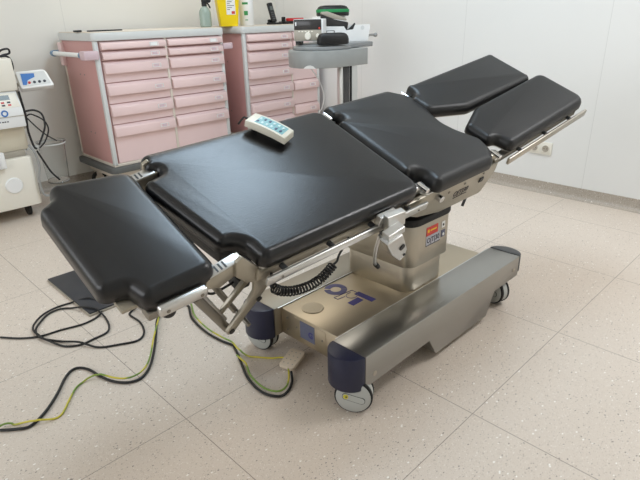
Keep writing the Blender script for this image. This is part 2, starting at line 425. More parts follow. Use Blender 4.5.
beam(0.900, 1.042, True); beam(1.338, 1.480, False)

def caster(cx, cyy, face_deg, top):
    """twin-disc castor; face_deg: heading of the visible disc's normal"""
    c = bpy.data.objects.new('caster', None); c.empty_display_size = 0.05; COL.objects.link(c); c.parent = table; c.location = V((cx, cyy, 0)) - TX0
    R = 0.0625
    A = Matrix.Translation((cx, cyy, R)) @ rot(face_deg, 'Z') @ rot(90, 'Y')     # local z -> facing direction
    for s in (-1, 1):
        t = MB(); t.lathe([(R - 0.010, s * 0.012), (R, s * 0.013), (R, s * 0.022), (R - 0.004, s * 0.0255), (R - 0.010, s * 0.026), (R - 0.012, s * 0.012), (R - 0.010, s * 0.012)], 36, A)
        obj('tyre', t, M['rubber'], c)
        h = MB(); h.lathe([(0, s * 0.010), (R - 0.009, s * 0.010), (R - 0.0055, s * 0.0262), (R - 0.010, s * 0.029), (0.02, s * 0.032), (0, s * 0.0325)], 36, A)
        hb = obj('hub', h, M['hub'], c)
        RT = A @ rot(-14, 'Z')
        k = MB(); k.prism(rounded([(-0.0125, -0.036), (0.0125, -0.036), (0.0125, 0.040), (-0.0125, 0.040)], 0.0115), s * 0.0290, s * 0.0328, XY, T=RT); obj('slot_rim', k, M['screen'], c)
        k = MB(); k.prism(rounded([(-0.0108, -0.0345), (0.0108, -0.0345), (0.0108, 0.0385), (-0.0108, 0.0385)], 0.0105), s * 0.0290, s * 0.0332, XY, T=RT); obj('hub_slot', k, M['hub'], c)
        k = MB(); k.cyl(RT @ V((0, -0.024, s * 0.031)), RT @ V((0, -0.024, s * 0.0345)), 0.0085, 16); bd = obj('brake_dot', k, M['yellow_dot'], c)
        k = MB(); k.cyl(RT @ V((0, -0.022, s * 0.032)), RT @ V((0, -0.022, s * 0.0352)), 0.003, 10); obj('dot_centre', k, M['ink'], c)
    # shell between and over the discs
    pts = [(R * 0.98 * math.cos(ang(a)), R * 0.98 * math.sin(ang(a))) for a in range(60, 301, 12)] + [(0.006, -R * 0.95), (0.006, R * 0.95)]
    s_ = MB(); s_.prism([(x, y) for x, y in pts], -0.0115, 0.0115, XY, T=A)
    obj('shell', s_, M['hub'], c)
    st = MB(); st.cyl((cx, cyy, R + 0.02), (cx, cyy, top), 0.022, 20); obj('stem', st, M['darkgrey'], c)
    return c
caster(1.062, 0.941, 214, 0.10); caster(1.085, 1.437, 192, 0.10)
caster(2.015, 0.960, 168, 0.13); caster(2.035, 1.415, 220, 0.13)

# --- column
def rrect(x0, x1, y0, y1, r, n=6): return rounded([(x0, y0), (x1, y0), (x1, y1), (x0, y1)], r, n)
cl = MB(); cl.prism(rrect(1.490, 1.730, 1.050, 1.375, 0.05), 0.207, 0.315, XY, bev=0.003)
obj('column_cover', cl, M['column_steel'], table)
cu = MB(); cu.prism(rrect(1.484, 1.757, 1.040, 1.382, 0.05), 0.315, 0.478, XY, bev=0.003)
colm = obj('column_shroud', cu, M['column_steel'], table)
lab = MB(); lab.box((1.575, 1.0385, 0.424), (1.650, 1.0395, 0.4585)); obj('red_sticker', lab, M['orange_red'], colm)
lab = MB(); lab.box((1.575, 1.0388, 0.382), (1.668, 1.0398, 0.4235)); lo_ = obj('model_sticker', lab, M['sticker_grey'], colm)
tl = text_mesh('O|T|30', 0.028, frame((1.621, 1.0386, 0.403), (1, 0, 0), (0, 0, 1)), bold=0.0004); obj('sticker_lettering', tl, M['ink'], colm)
lab = MB(); lab.box((1.575, 1.0383, 0.383), (1.668, 1.0388, 0.386)); obj('sticker_line', lab, M['ink'], colm)
lab = MB(); lab.box((1.582, 1.0382, 0.437), (1.594, 1.0386, 0.449)); lab.box((1.600, 1.0382, 0.440), (1.640, 1.0386, 0.446)); obj('red_sticker_print', lab, M['yellow_lite'], colm)
lab = MB(); lab.box((1.676, 1.0385, 0.430), (1.698, 1.0395, 0.4550)); obj('socket_sticker', lab, M['label_white'], colm)
lab = MB(); lab.cyl((1.687, 1.0395, 0.442), (1.687, 1.0375, 0.442), 0.005, 12); obj('socket_hole', lab, M['black'], colm)
lab = MB(); lab.box((1.676, 1.0385, 0.392), (1.700, 1.0395, 0.420)); obj('round_sticker', lab, M['label_blue'], colm)
lab = MB(); lab.cyl((1.689, 1.0395, 0.402), (1.689, 1.0375, 0.402), 0.006, 12); obj('round_mark', lab, M['label_white'], colm)
lab = MB(); lab.box((1.4825, 1.10, 0.42), (1.4855, 1.19, 0.462), 0.001); obj('side_panel', lab, M['dark_screen'], colm)

b = MB(); b.prism(rrect(1.478, 1.763, 1.034, 1.388, 0.054), 0.478, 0.508, XY, bev=0.008); obj('bellows_collar', b, M['rubber'], table)
# --- bellows between column and tilting head
bot = [(x, y, 0.506) for x, y in rrect(1.484, 1.756, 1.050, 1.372, 0.05)]
topl = [T @ V((x, y, -0.215)) for x, y in rrect(-0.105, 0.125, -0.150, 0.150, 0.05)]
topl = [V((p.x, p.y, p.z)) for p in topl]
rings = []; nb = 9
cb = sum((V(p) for p in bot), V()) / len(bot); ct = sum(topl, V()) / len(topl)
for k in range(nb + 1):
    t = k / nb; c = cb.lerp(ct, t); sc_ = 1.03 if k % 2 == 0 else 0.95
    rings.append([c + (V(a).lerp(b, t) - c) * sc_ for a, b in zip(bot, topl)])
obj('bellows', MB().loft(rings), M['rubber'], table, sharp=20)

# --- tilting top: hub and frames (all in the table-top frame T)
h = MB(); h.box((-0.17, -0.165, -0.225), (0.20, 0.165, -0.07), 0.01); obj('tilt_hub', h, M['steel_dark'], table, T)
def spar(y0, y1):
    b = MB(); pl = [(-0.235, -0.062), (0.345, -0.062), (0.352, -0.10), (0.315, -0.19), (0.30, -0.198), (0.02, -0.190), (-0.13, -0.155), (-0.19, -0.128), (-0.205, -0.105)]
    b.prism(pl, y0, y1, XZ, bev=0.003); return b
sp = obj('seat_side_plate', spar(-0.254, -0.238), M['frame_paint'], table, T)
tl = text_mesh('O|T|30', 0.034, T @ frame((0.125, -0.2545, -0.128), (1, 0, 0), (0, 0, 1)), bold=0.0002); obj('plate_lettering', tl, M['ink'], sp)
b = MB(); b.box((0.085, -0.2552, -0.149), (0.175, -0.2542, -0.146), T=T); obj('plate_line', b, M['ink'], sp)
b = MB()
for x, z in ((0.03, -0.10), (0.13, -0.092), (0.255, -0.085)): b.cyl((x, -0.254, z), (x, -0.2565, z), 0.005, 10, T=T)
obj('bolt', b, M['steel_dark'], sp)
b = MB(); b.box((0.245, -0.257, -0.125), (0.270, -0.253, -0.105), T=T); obj('slot', b, M['black'], sp)
b = MB(); b.cyl((-0.045, -0.254, -0.092), (-0.045, -0.276, -0.092), 0.013, 20, bev=0.002); obj('rail_end_pin', b, M['chrome'], table, T)
obj('seat_side_plate', spar(0.238, 0.254), M['frame_paint'], table, T)
b = MB(); b.box((-0.10, -0.24, -0.09), (0.31, 0.24, -0.062), 0.004); obj('seat_frame', b, M['steel_dark'], table, T)
# thin edge plates under the pads
b = MB(); b.prism(rounded([(-0.835, -0.245), (-0.195, -0.245), (-0.195, 0.245), (-0.835, 0.245)], 0.02), -0.0625, -0.0545, XY); obj('back_plate', b, M['alu'], table, T)
b = MB(); b.prism(rounded([(-0.135, -0.252), (0.295, -0.252), (0.295, 0.252), (-0.135, 0.252)], 0.02), -0.0625, -0.0545, XY); obj('seat_plate', b, M['alu'], table, T)
for s in (-1, 1):
    b = MB(); b.box((-0.84, s * 0.232 - 0.010, -0.105), (-0.205, s * 0.232 + 0.010, -0.062), 0.004); obj('back_spar', b, M['frame_paint'], table, T)
# accessory rails with spacers
def rail(x0, x1, z, y, xs, X=None):
    s = -1 if y < 0 else 1
    b = MB(); b.box((x0, y - 0.006, z - 0.0145), (x1, y + 0.006, z + 0.0145), 0.004, seg=3)
    TT = T if X is None else T @ X
    r = obj('side_rail', b, M['alu'], table, TT)
    for x in xs:
        q = MB(); q.cyl((x, y - s * 0.004, z), (x, s * 0.240, z), 0.009, 14); obj('spacer', q, M['darkgrey'], r, TT)
    for x in (x0 + 0.05, x1 - 0.05):
        q = MB(); q.cyl((x, y + s * 0.0055, z), (x, y + s * 0.008, z), 0.004, 12); obj('rail_screw', q, M['steel_dark'], r, TT)
rail(-0.835, -0.140, -0.080, -0.272, (-0.76, -0.58, -0.40, -0.22)); rail(-0.835, -0.140, -0.080, 0.272, (-0.76, -0.58, -0.40, -0.22))
# hinge pins
for x, z, r in ((-0.148, -0.028, 0.010), (0.318, -0.024, 0.009)):
    for a in (-0.262, 0.215):
        b = MB(); b.cyl((x, a, z), (x, a + 0.047, z), r, 18, bev=0.002); obj('hinge_pin', b, M['chrome'], table, T)
for s in (-1, 1):
    b = MB(); b.box((-0.185, s * 0.218 - 0.012, -0.062), (-0.12, s * 0.218 + 0.012, -0.030), 0.004); obj('hinge_block', b, M['alu'], table, T)
    b = MB(); b.box((0.295, s * 0.225 - 0.014, -0.085), (0.355, s * 0.225 + 0.014, -0.026), 0.005); obj('hinge_block', b, M['frame_paint'], table, T)
# lock knobs under the near plate
b = MB(); b.lathe([(0, 0), (0.020, 0.002), (0.027, 0.010), (0.026, 0.026), (0.016, 0.034), (0, 0.035)], 24, T @ Matrix.Translation((0.115, -0.20, -0.235)) @ rot(35, 'X')); obj('lock_knob', b, M['darkgrey'], table)
b = MB(); b.tube([(0.235, -0.235, -0.17), (0.222, -0.245, -0.205), (0.215, -0.25, -0.235)], 0.006, 8, T=T); obj('lock_lever', b, M['darkgrey'], table)
b = MB(); b.prism(rounded([(0.235, -0.19), (0.30, -0.19), (0.335, -0.10), (0.30, -0.07), (0.24, -0.13)], 0.015), -0.236, -0.216, XZ, bev=0.003); obj('gear_cover', b, M['darkgrey'], table, T)

# --- cushions
main_o = [(-0.905, -0.150), (-0.868, -0.160), (-0.845, -0.185), (-0.840, -0.255), (-0.172, -0.255), (-0.172, 0.270), (-0.905, 0.268), (-0.908, 0.205), (-0.880, 0.192), (-0.888, 0.168), (-0.955, 0.150)]
mrad = [0.028, 0.035, 0.03, 0.03, 0.05, 0.05, 0.045, 0.02, 0.015, 0.02, 0.028]
obj('back_cushion', cushion_mb(main_o, mrad, 0.0, -0.054, 0.026), M['leather_grain'], table, T, 60)
seat_o = [(-0.168, -0.178), (-0.118, -0.176), (-0.100, -0.205), (-0.110, -0.272), (0.250, -0.272), (0.305, -0.225), (0.335, -0.15), (0.285, -0.055), (0.272, 0.0),
          (0.285, 0.055), (0.335, 0.15), (0.305, 0.225), (0.235, 0.292), (-0.150, 0.285), (-0.150, 0.215), (-0.125, 0.200), (-0.128, 0.182), (-0.168, 0.172)]
srad = [0.022, 0.02, 0.03, 0.03, 0.05, 0.05, 0.05, 0.08, 0.08, 0.08, 0.05, 0.05, 0.05, 0.045, 0.02, 0.012, 0.015, 0.022]
obj('seat_cushion', cushion_mb(seat_o, srad, 0.0, -0.054, edge=0.036), M['leather'], table, T, 60)
head_o = [(-1.222, -0.150), (-1.182, -0.160), (-1.162, -0.165), (-1.148, -0.222), (-0.955, -0.222), (-0.955, 0.215), (-1.165, 0.250), (-1.180, 0.195), (-1.222, 0.165)]
hrad = [0.025, 0.02, 0.02, 0.03, 0.035, 0.04, 0.03, 0.02, 0.025]
H = Matrix.Translation((-0.97, 0, 0)) @ rot(-1.5, 'Y') @ Matrix.Translation((0.97, 0, 0))
obj('head_cushion', cushion_mb(head_o, hrad, 0.0, -0.056, 0.028), M['leather_head'], table, T @ H, 60)
def leg_section(xh, zh, ph, L, y1, y2, t, c, ab):
    s = 1 if y1 > 0 else -1
    ym = (y1 + y2) / 2
    X = Matrix.Translation((xh, ym, zh)) @ rot(-ph, 'Y') @ rot(ab, 'Z')
    o_ = [(0, y1 - ym), (L, y1 - ym), (L, y2 - ym), (t, y2 - ym), (0.012, c - ym), (0.0, c - ym + s * 0.03)]
    # corner notch beside the hinge
    o_ = [(0.055, y1 - ym), (L, y1 - ym), (L, y2 - ym), (t, y2 - ym), (0.0, c - ym), (0.0, y1 - ym - s * 0.075), (0.042, y1 - ym - s * 0.066)]
    rad = [0.03, 0.05, 0.04, 0.06, 0.03, 0.03, 0.02]
    if s > 0: pass
    obj('leg_cushion', cushion_mb(o_, rad if True else rad, 0.0, -0.048, edge=0.028), M['leather'], table, T @ X, 60)
    b = MB(); b.prism(offset_loop(rounded(ccw(o_), rad if s < 0 else rad, 4), 0.012), -0.0555, -0.048, XY); obj('leg_plate', b, M['alu'], table, T @ X)
    b = MB(); b.box((-0.02, y1 - ym - s * 0.035, -0.080), (L - 0.04, y1 - ym - s * 0.012, -0.0555), 0.003); obj('leg_spar', b, M['steel_dark'], table, T @ X)
    yr = y1 - ym + s * 0.012
    b = MB(); b.box((0.045, yr - 0.006, -0.092), (L + 0.014, yr + 0.006, -0.060), 0.004, seg=3); r = obj('side_rail', b, M['steel'], table, T @ X)
    for x in (0.14, 0.32, 0.50):
        q = MB(); q.cyl((x, yr, -0.071), (x, y1 - ym - s * 0.02, -0.070), 0.008, 12); obj('spacer', q, M['darkgrey'], r, T @ X)
leg_section(0.335, 0.007, 11.5, 0.598, -0.256, -0.005, 0.133, -0.064, -1.5)
leg_section(0.268, 0.010, 8.3, 0.640, 0.258, 0.008, 0.175, 0.080, -1.8)

# --- head linkage
TH = T @ H
b = MB(); b.box((-1.19, -0.185, -0.070), (-0.985, 0.185, -0.056), 0.004); obj('head_plate', b, M['frame_paint'], table, TH)
for s in (-1, 1):
    b = MB(); b.box((-1.128, s * 0.236 - 0.011, -0.062), (-1.000, s * 0.236 + 0.011, -0.031), 0.007, seg=3); r = obj('head_rail', b, M['alu'], table, TH)
    for x in (-1.108, -1.018):
        q = MB(); q.cyl((x, s * 0.246, -0.046), (x, s * 0.2485, -0.046), 0.005, 14); obj('rail_screw', q, M['steel_dark'], r, TH)
    q = MB(); q.box((-1.145, s * 0.205 - 0.018, -0.088), (-0.985, s * 0.205 + 0.018, -0.060), 0.006); obj('head_bracket', q, M['steel_dark'], table, TH)
    # arm joining head and back sections, with slotted bright top
    w_ = 0.017; yc_ = s * 0.205
    b = MB(); b.prism([(-1.000, -0.066), (-0.992, -0.040), (-0.880, -0.018), (-0.868, -0.050), (-0.945, -0.088)], yc_ - w_, yc_ + w_, XZ, bev=0.003)
    a = obj('head_arm', b, M['frame_paint'], table, T)
    q = MB(); q.prism([(-0.990, -0.0405), (-0.990, -0.037), (-0.890, -0.0170), (-0.890, -0.0205)], yc_ - w_ * 0.9, yc_ + w_ * 0.9, XZ, bev=0.001); obj('arm_cap', q, M['alu'], a, T)
    for k in range(3):
        x = -0.955 + k * 0.012; q = MB(); q.box((x, yc_ - 0.011, -0.034 + (x + 0.955) * 0.2), (x + 0.005, yc_ + 0.011, -0.0288 + (x + 0.955) * 0.2)); obj('slot', q, M['black'], a, T)
    # gusset: curved flat bar from the lower pivot up to the back section
    g0, g1 = (s * 0.226 - 0.006, s * 0.226 + 0.006)
    gus = [(-0.902, -0.300), (-0.888, -0.306), (-0.876, -0.296), (-0.845, -0.250), (-0.812, -0.208), (-0.782, -0.160), (-0.772, -0.085), (-0.835, -0.060), (-0.895, 0.004), (-0.912, -0.006), (-0.905, -0.062), (-0.870, -0.098), (-0.838, -0.118),
           (-0.832, -0.158), (-0.850, -0.200), (-0.880, -0.243), (-0.905, -0.286)]
    b = MB(); b.prism(gus, g0, g1, XZ, bev=0.002); gg = obj('gusset_arm', b, M['frame_paint'], table, T)
    yb = s * 0.232
    for x, z in ((-0.889, -0.291), (-0.808, -0.200)):
        q = MB(); q.cyl((x, yb, z), (x, yb + s * 0.003, z), 0.009, 16); obj('pivot_bolt', q, M['black'], gg, T)
    b = MB(); b.cyl((-0.998, s * 0.196, -0.118), (-0.880, s * 0.200, -0.318), 0.013, 16); obj('front_strut', b, M['steel_dark'], table, T)
    b = MB(); b.cyl((-0.985, s * 0.186, -0.112), (-0.885, s * 0.188, -0.285), 0.008, 14); obj('strut_rod', b, M['alu'], table, T)
    b = MB(); b.prism([(-0.925, -0.262), (-0.915, -0.268), (-0.815, -0.155), (-0.835, -0.140)], s * 0.188 - 0.006, s * 0.188 + 0.006, XZ, bev=0.002); obj('link_arm', b, M['frame_paint'], table, T)
    b = MB(); b.cyl((-0.948, s * 0.150, -0.095), (-0.815, s * 0.150, -0.330), 0.010, 14); obj('rear_strut', b, M['steel_dark'], table, T)
b = MB(); b.cyl((-0.889, -0.222, -0.303), (-0.889, 0.222, -0.303), 0.007, 14); obj('pivot_rod', b, M['steel_dark'], table, T)
b = MB(); b.cyl((-0.815, -0.222, -0.325), (-0.815, 0.222, -0.325), 0.007, 14); obj('pivot_rod', b, M['steel_dark'], table, T)
b = MB(); b.prism(rounded([(-0.835, -0.205), (-0.22, -0.205), (-0.22, 0.25), (-0.893, 0.25), (-0.895, 0.205), (-0.868, 0.195), (-0.872, 0.162), (-0.938, 0.145), (-0.890, -0.145), (-0.850, -0.155)], 0.012), -0.098, -0.0545, XY, bev=0.004); obj('gap_filler', b, M['black'], table, T)  # black filler slab added to darken the gap between head and back cushions
b = MB(); b.box((-0.795, -0.125, -0.285), (-0.745, -0.075, -0.235), 0.006); sw = obj('switch_box', b, M['black'], table, T)
b = MB(); b.tube([(-0.79, -0.1, -0.262), (-0.83, -0.105, -0.262), (-0.88, -0.11, -0.255), (-0.92, -0.12, -0.19), (-0.93, -0.12, -0.07)], 0.004, 8, T=T); obj('switch_lead', b, M['cable_black'], sw)
b = MB(); b.box((-0.785, -0.115, -0.24), (-0.765, -0.085, -0.075), 0.003); obj('switch_bracket', b, M['steel_dark'], table, T)
b = MB(); b.lathe([(0, 0), (0.018, 0.001), (0.020, 0.006), (0.020, 0.020), (0, 0.022)], 20, TH @ Matrix.Translation((-1.085, -0.205, -0.110))); obj('tilt_knob', b, M['black'], table)

# --- clamp on the near rail
kc = thing('rail_clamp', 'silver metal clamp gripping the side rail of the operating table', 'clamp', T @ V((-0.40, -0.29, -0.12)))
b = MB(); b.prism([(-0.408, -0.010), (-0.318, -0.018), (-0.290, -0.082), (-0.370, -0.092)], -0.302, -0.279, XZ, bev=0.003); b.box((-0.405, -0.28, -0.062), (-0.325, -0.258, -0.030), 0.003); obj('clamp_body', b, M['alu'], kc, T, 18)
b = MB(); b.prism([(-0.412, -0.062), (-0.338, -0.050), (-0.326, -0.078), (-0.402, -0.090)], -0.330, -0.300, XZ, bev=0.003); obj('clamp_jaw', b, M['alu'], kc, T, 18)
b = MB(); b.prism([(-0.418, -0.088), (-0.345, -0.076), (-0.276, -0.170), (-0.274, -0.205), (-0.294, -0.218), (-0.355, -0.165)], -0.338, -0.300, XZ, bev=0.004); wj = obj('clamp_wedge', b, M['alu'], kc, T, 18)
b = MB(); b.cyl((-0.320, -0.336, -0.140), (-0.320, -0.341, -0.140), 0.012, 16, T=T); obj('set_screw', b, M['black'], wj)
b = MB(); b.cyl((-0.285, -0.336, -0.190), (-0.285, -0.341, -0.190), 0.005, 14, T=T); obj('bolt_hole', b, M['black'], wj)
b = MB(); b.tube([(-0.400, -0.292, -0.092), (-0.392, -0.292, -0.15), (-0.372, -0.292, -0.215), (-0.352, -0.292, -0.245)], 0.006, 8, T=T); lv = obj('lever', b, M['alu'], kc)
b = MB(); b.tube([(-0.358, -0.292, -0.238), (-0.336, -0.292, -0.262)], 0.0085, 8, T=T, smooth=False); obj('lever_tip', b, M['black'], lv)

# --- coiled cord below the rail
coil_path = [V(p) for p in ((0.800, 1.00, 0.528), (0.825, 1.00, 0.508), (0.862, 1.00, 0.492), (0.900, 1.00, 0.484), (0.940, 1.00, 0.481), (0.977, 1.00, 0.486), (1.008, 1.00, 0.498), (1.034, 1.00, 0.514))]
def coil(path, R, turns, r, T_=None):
    pts = []; n = turns * 10
    for i in range(n + 1):
        u = i / n * (len(path) - 1); k = min(int(u), len(path) - 2); f = u - k
        p = path[k].lerp(path[k + 1], f); t = (path[k + 1] - path[k]).normalized()
        a = V((0, 1, 0)); bb = t.cross(a).normalized(); w = 2 * PI * turns * i / n
        pts.append(p + R * (math.cos(w) * a + math.sin(w) * bb))
    return pts
b = MB(); b.tube([T @ V((-0.795, -0.245, -0.09)), V((0.795, 1.00, 0.535)), coil_path[0]], 0.004, 8)
b.tube(coil(coil_path, 0.0125, 24, 0.003), 0.0028, 6, smooth=False)
b.tube([coil_path[-1], V((1.050, 1.00, 0.520)), V((1.066, 1.005, 0.535)), T @ V((-0.49, -0.245, -0.098))], 0.0035, 8)
obj('coiled_cord', b, M['cable_black'], table)

# --- remote handset on the back cushion
hs = thing('remote_handset', 'ivory remote control with teal keypad lying on the large black cushion', 'remote control', T @ V((-0.476, 0.195, 0.002)))
ax = V((-0.449, 0.131)) - V((-0.503, 0.262)); Lh = ax.length * 1.04; hw = 0.034
HT = T @ Matrix.Translation((-0.476, 0.196, 0.004)) @ Matrix.Rotation(math.atan2(ax.y, ax.x), 4, 'Z')
side = []
nn = 10
for k in range(nn + 1):
    x = -Lh / 2 + Lh * k / nn; z = 0.034 + 0.006 * (1 - (2 * x / Lh) ** 2) - 0.002 * (x / Lh)
    side.append((x, z))
prof_h = [(-Lh / 2, 0.012)] + side + [(Lh / 2 + 0.004, 0.010), (Lh * 0.2, 0.014), (-Lh * 0.2, 0.014)]
b = MB(); b.prism(prof_h, -hw, hw, XZ, bev=0.0025); obj('handset_body', b, M['handset'], hs, HT)
b = MB(); b.box((-Lh * 0.40, -0.012, -0.001), (-Lh * 0.30, 0.012, 0.014)); b.box((Lh * 0.3, -0.012, -0.001), (Lh * 0.4, 0.012, 0.013)); obj('rear_hook', b, M['black'], hs, HT)
b = MB(); st_ = []
for k in range(2, nn): st_.append((side[k][0], side[k][1] + 0.0008))
b.prism(st_ + [(x, z - 0.002) for x, z in reversed(st_)], -hw * 0.72, hw * 0.72, XZ); kp = obj('keypad', b, M['teal'], hs, HT)
for k in range(6):
    x = -Lh * 0.26 + k * Lh * 0.115; zz = 0.0355 + 0.006 * (1 - (2 * x / Lh) ** 2)
    for y in (-0.012, 0.010):
        q = MB(); q.box((x - 0.004, y - 0.006, zz - 0.002), (x + 0.004, y + 0.006, zz + 0.0006), 0.001); obj('key', q, M['dark_key'] if (k * 2 + (y > 0)) % 5 in (0, 3) else M['teal_key'], kp, HT)
b = MB(); b.tube([(-Lh / 2 + 0.004, 0.012, 0.018), (-Lh / 2 - 0.02, 0.018, 0.012), (-Lh / 2 - 0.035, 0.022, 0.006), (-Lh / 2 - 0.055, 0.03, -0.03)], 0.0035, 8, T=HT); obj('cord', b, M['cable_black'], hs)

# ------------------------------------------------------------------ floor items under and around the table
fp = thing('floor_plate', 'flat charcoal plate with pale edge lying on the floor under the head cushion', 'plate', (0.80, 2.40, 0))
b = MB(); b.box((0.705, 2.168, 0.0), (0.95, 2.665, 0.010), 0.002); obj('pale_edge', b, M['taupe'], fp)
b = MB(); b.box((0.708, 2.172, 0.010), (0.947, 2.661, 0.017), 0.002); obj('plate_top', b, M['slate_mat'], fp)
pd = thing('foot_pedal', 'small black framed foot switch on the floor beneath the head cushion', 'foot switch', (0.92, 2.02, 0))
b = MB(); b.box((0.895, 1.985, 0.0), (1.06, 2.12, 0.022), 0.004); obj('pedal_base', b, M['darkgrey'], pd)
b = MB()
for y in (1.975, 2.125): b.tube([(0.89, y, 0.006), (0.89, y, 0.055), (1.04, y, 0.075), (1.06, y, 0.006)], 0.006, 8, smooth=False)
b.tube([(0.89, 1.975, 0.055), (0.89, 2.125, 0.055)], 0.006, 8, smooth=False); obj('guard_frame', b, M['black'], pd)
b = MB(); b.box((0.905, 2.00, 0.024), (1.02, 2.10, 0.034), 0.003); obj('tread', b, M['steel_dark'], pd)

def spline(pts, sub=6):
    P = [V(p) for p in pts]; Q = []
    for i in range(len(P) - 1):
        p0 = P[max(i - 1, 0)]; p1 = P[i]; p2 = P[i + 1]; p3 = P[min(i + 2, len(P) - 1)]
        for k in range(sub):
            t = k / sub
            Q.append(0.5 * ((2 * p1) + (p2 - p0) * t + (2 * p0 - 5 * p1 + 4 * p2 - p3) * t * t + (3 * p1 - p0 - 3 * p2 + p3) * t ** 3))
    return Q + [P[-1]]
laid = []
def cable(name, pts, r, m, label, lift=True):
    """a cable lying on the floor; it climbs over cables laid before it"""
    Q = spline([(p[0], p[1], p[2] if len(p) > 2 else r + 0.0006) for p in pts])
    if lift:
        need = [q.z for q in Q]
        for k, q in enumerate(Q):
            for (q2, r2) in laid:
                d_ = math.hypot(q.x - q2.x, q.y - q2.y)
                if d_ < r + r2 + 0.006: need[k] = max(need[k], q2.z + r2 + r + 0.0022)
        base = need[:]
        for k in range(len(Q)):
            for j in range(max(0, k - 6), min(len(Q), k + 7)):
                need[k] = max(need[k], base[j] - 0.25 * (Q[k] - Q[j]).length)
        for q, z in zip(Q, need): q.z = z
    laid.extend((q, r) for q in Q)
    b = MB(); b.tube(Q, r, 8, smooth=False)
    o = obj(name, b, m); p0 = pts[0]; recenter(o, (p0[0], p0[1], 0)); tag(o, label, 'cable'); return o
loop1 = [(0.378, 2.276), (0.433, 2.206), (0.495, 2.161), (0.570, 2.147), (0.667, 2.124), (0.744, 2.150), (0.779, 2.228), (0.764, 2.299, .022), (0.692, 2.349, .006), (0.627, 2.354, .006), (0.560, 2.324, .008), (0.506, 2.262, .011), (0.489, 2.212, .011), (0.492, 2.160, .013),
         (0.493, 2.131, .013), (0.527, 2.032), (0.552, 1.995), (0.591, 1.974), (0.646, 1.978), (0.700, 1.986), (0.730, 2.032), (0.748, 2.109), (0.745, 2.150, .013), (0.742, 2.175, .022), (0.713, 2.234, .022), (0.680, 2.296, .006), (0.639, 2.327, .006), (0.585, 2.322), (0.535, 2.275), (0.505, 2.235), (0.492, 2.19), (0.495, 2.139), (0.538, 2.062),
         (0.585, 1.985, .013), (0.626, 1.906), (0.696, 1.861), (0.760, 1.835), (0.806, 1.872), (0.833, 1.957), (0.831, 2.044), (0.846, 2.068), (0.870, 2.078, .008), (0.881, 2.078, .010)]
cable('pedal_cable', loop1, 0.0042, M['cable_black'], 'thin black cable lying in a loop on the floor, left of the table head')
fb = [(0.206, 1.681), (0.241, 1.651), (0.280, 1.630), (0.338, 1.664), (0.401, 1.729), (0.456, 1.800), (0.493, 1.830), (0.520, 1.823), (0.540, 1.781), (0.552, 1.707), (0.573, 1.647), (0.609, 1.605), (0.653, 1.600), (0.706, 1.640), (0.769, 1.723), (0.828, 1.814), (0.891, 1.918),
      (0.925, 1.942), (0.975, 1.955), (1.025, 1.955), (1.050, 1.925), (1.003, 1.821), (0.983, 1.692), (0.987, 1.591), (1.000, 1.527), (0.992, 1.500), (0.978, 1.463), (0.945, 1.391), (0.913, 1.316), (0.899, 1.242), (0.904, 1.194), (0.927, 1.158), (0.963, 1.158), (1.006, 1.184), (1.030, 1.212, .008), (1.038, 1.224, .012)]
cable('power_cable', fb, 0.0048, M['cable_black'], 'thicker black cable winding from the left edge of the photo to under the table base')
fy = [(0.208, 1.686, .013), (0.232, 1.690), (0.261, 1.666), (0.290, 1.636, .016), (0.309, 1.626, .012), (0.350, 1.610), (0.379, 1.620), (0.424, 1.675), (0.468, 1.722), (0.512, 1.733), (0.545, 1.716, .016), (0.557, 1.700, .016), (0.577, 1.656, .012), (0.609, 1.621, .014), (0.667, 1.622, .014), (0.725, 1.674, .012), (0.804, 1.787, .012), (0.897, 1.912, .014),
      (0.93, 1.958), (0.98, 1.970), (1.035, 1.968), (1.062, 1.925), (1.015, 1.815), (0.994, 1.692), (0.996, 1.595), (1.003, 1.533), (0.992, 1.480), (0.994, 1.430), (1.020, 1.390), (1.050, 1.350), (1.070, 1.322, .010), (1.078, 1.308, .012)]
cable('earth_cable', fy, 0.0034, M['earth'], 'yellow and green cable running beside the thicker black cable across the floor')
fl2 = [(0.962, 1.446), (0.958, 1.410), (0.952, 1.375), (0.922, 1.312), (0.910, 1.245), (0.914, 1.200), (0.934, 1.170), (0.966, 1.170), (1.000, 1.194), (1.024, 1.220, .012), (1.032, 1.232, .016)]
cable('earth_lead', fl2, 0.0034, M['earth'], 'short yellow green lead curling on the floor into the beige connector block')
cn = thing('connector_block', 'beige dotted connector block on the floor in front of the table base', 'connector', (1.085, 1.265, 0.0))
CT = Matrix.Translation((1.084, 1.267, 0.020)) @ Matrix.Rotation(ang(17), 4, 'Z') @ Matrix.Rotation(ang(-9), 4, 'Y') 
b = MB(); b.prism(rounded([(-0.048, -0.032), (0.048, -0.032), (0.048, 0.032), (-0.048, 0.032)], 0.012), -0.006, 0.008, XY, bev=0.002); obj('block_body', b, M['beige'], cn, CT)
b = MB()
for i in range(4):
    for j in range(3): b.cyl((-0.03 + i * 0.02, -0.018 + j * 0.018, 0.008), (-0.03 + i * 0.02, -0.018 + j * 0.018, 0.0088), 0.0025, 8)
obj('terminal_dot', b, M['taupe'], cn, CT)

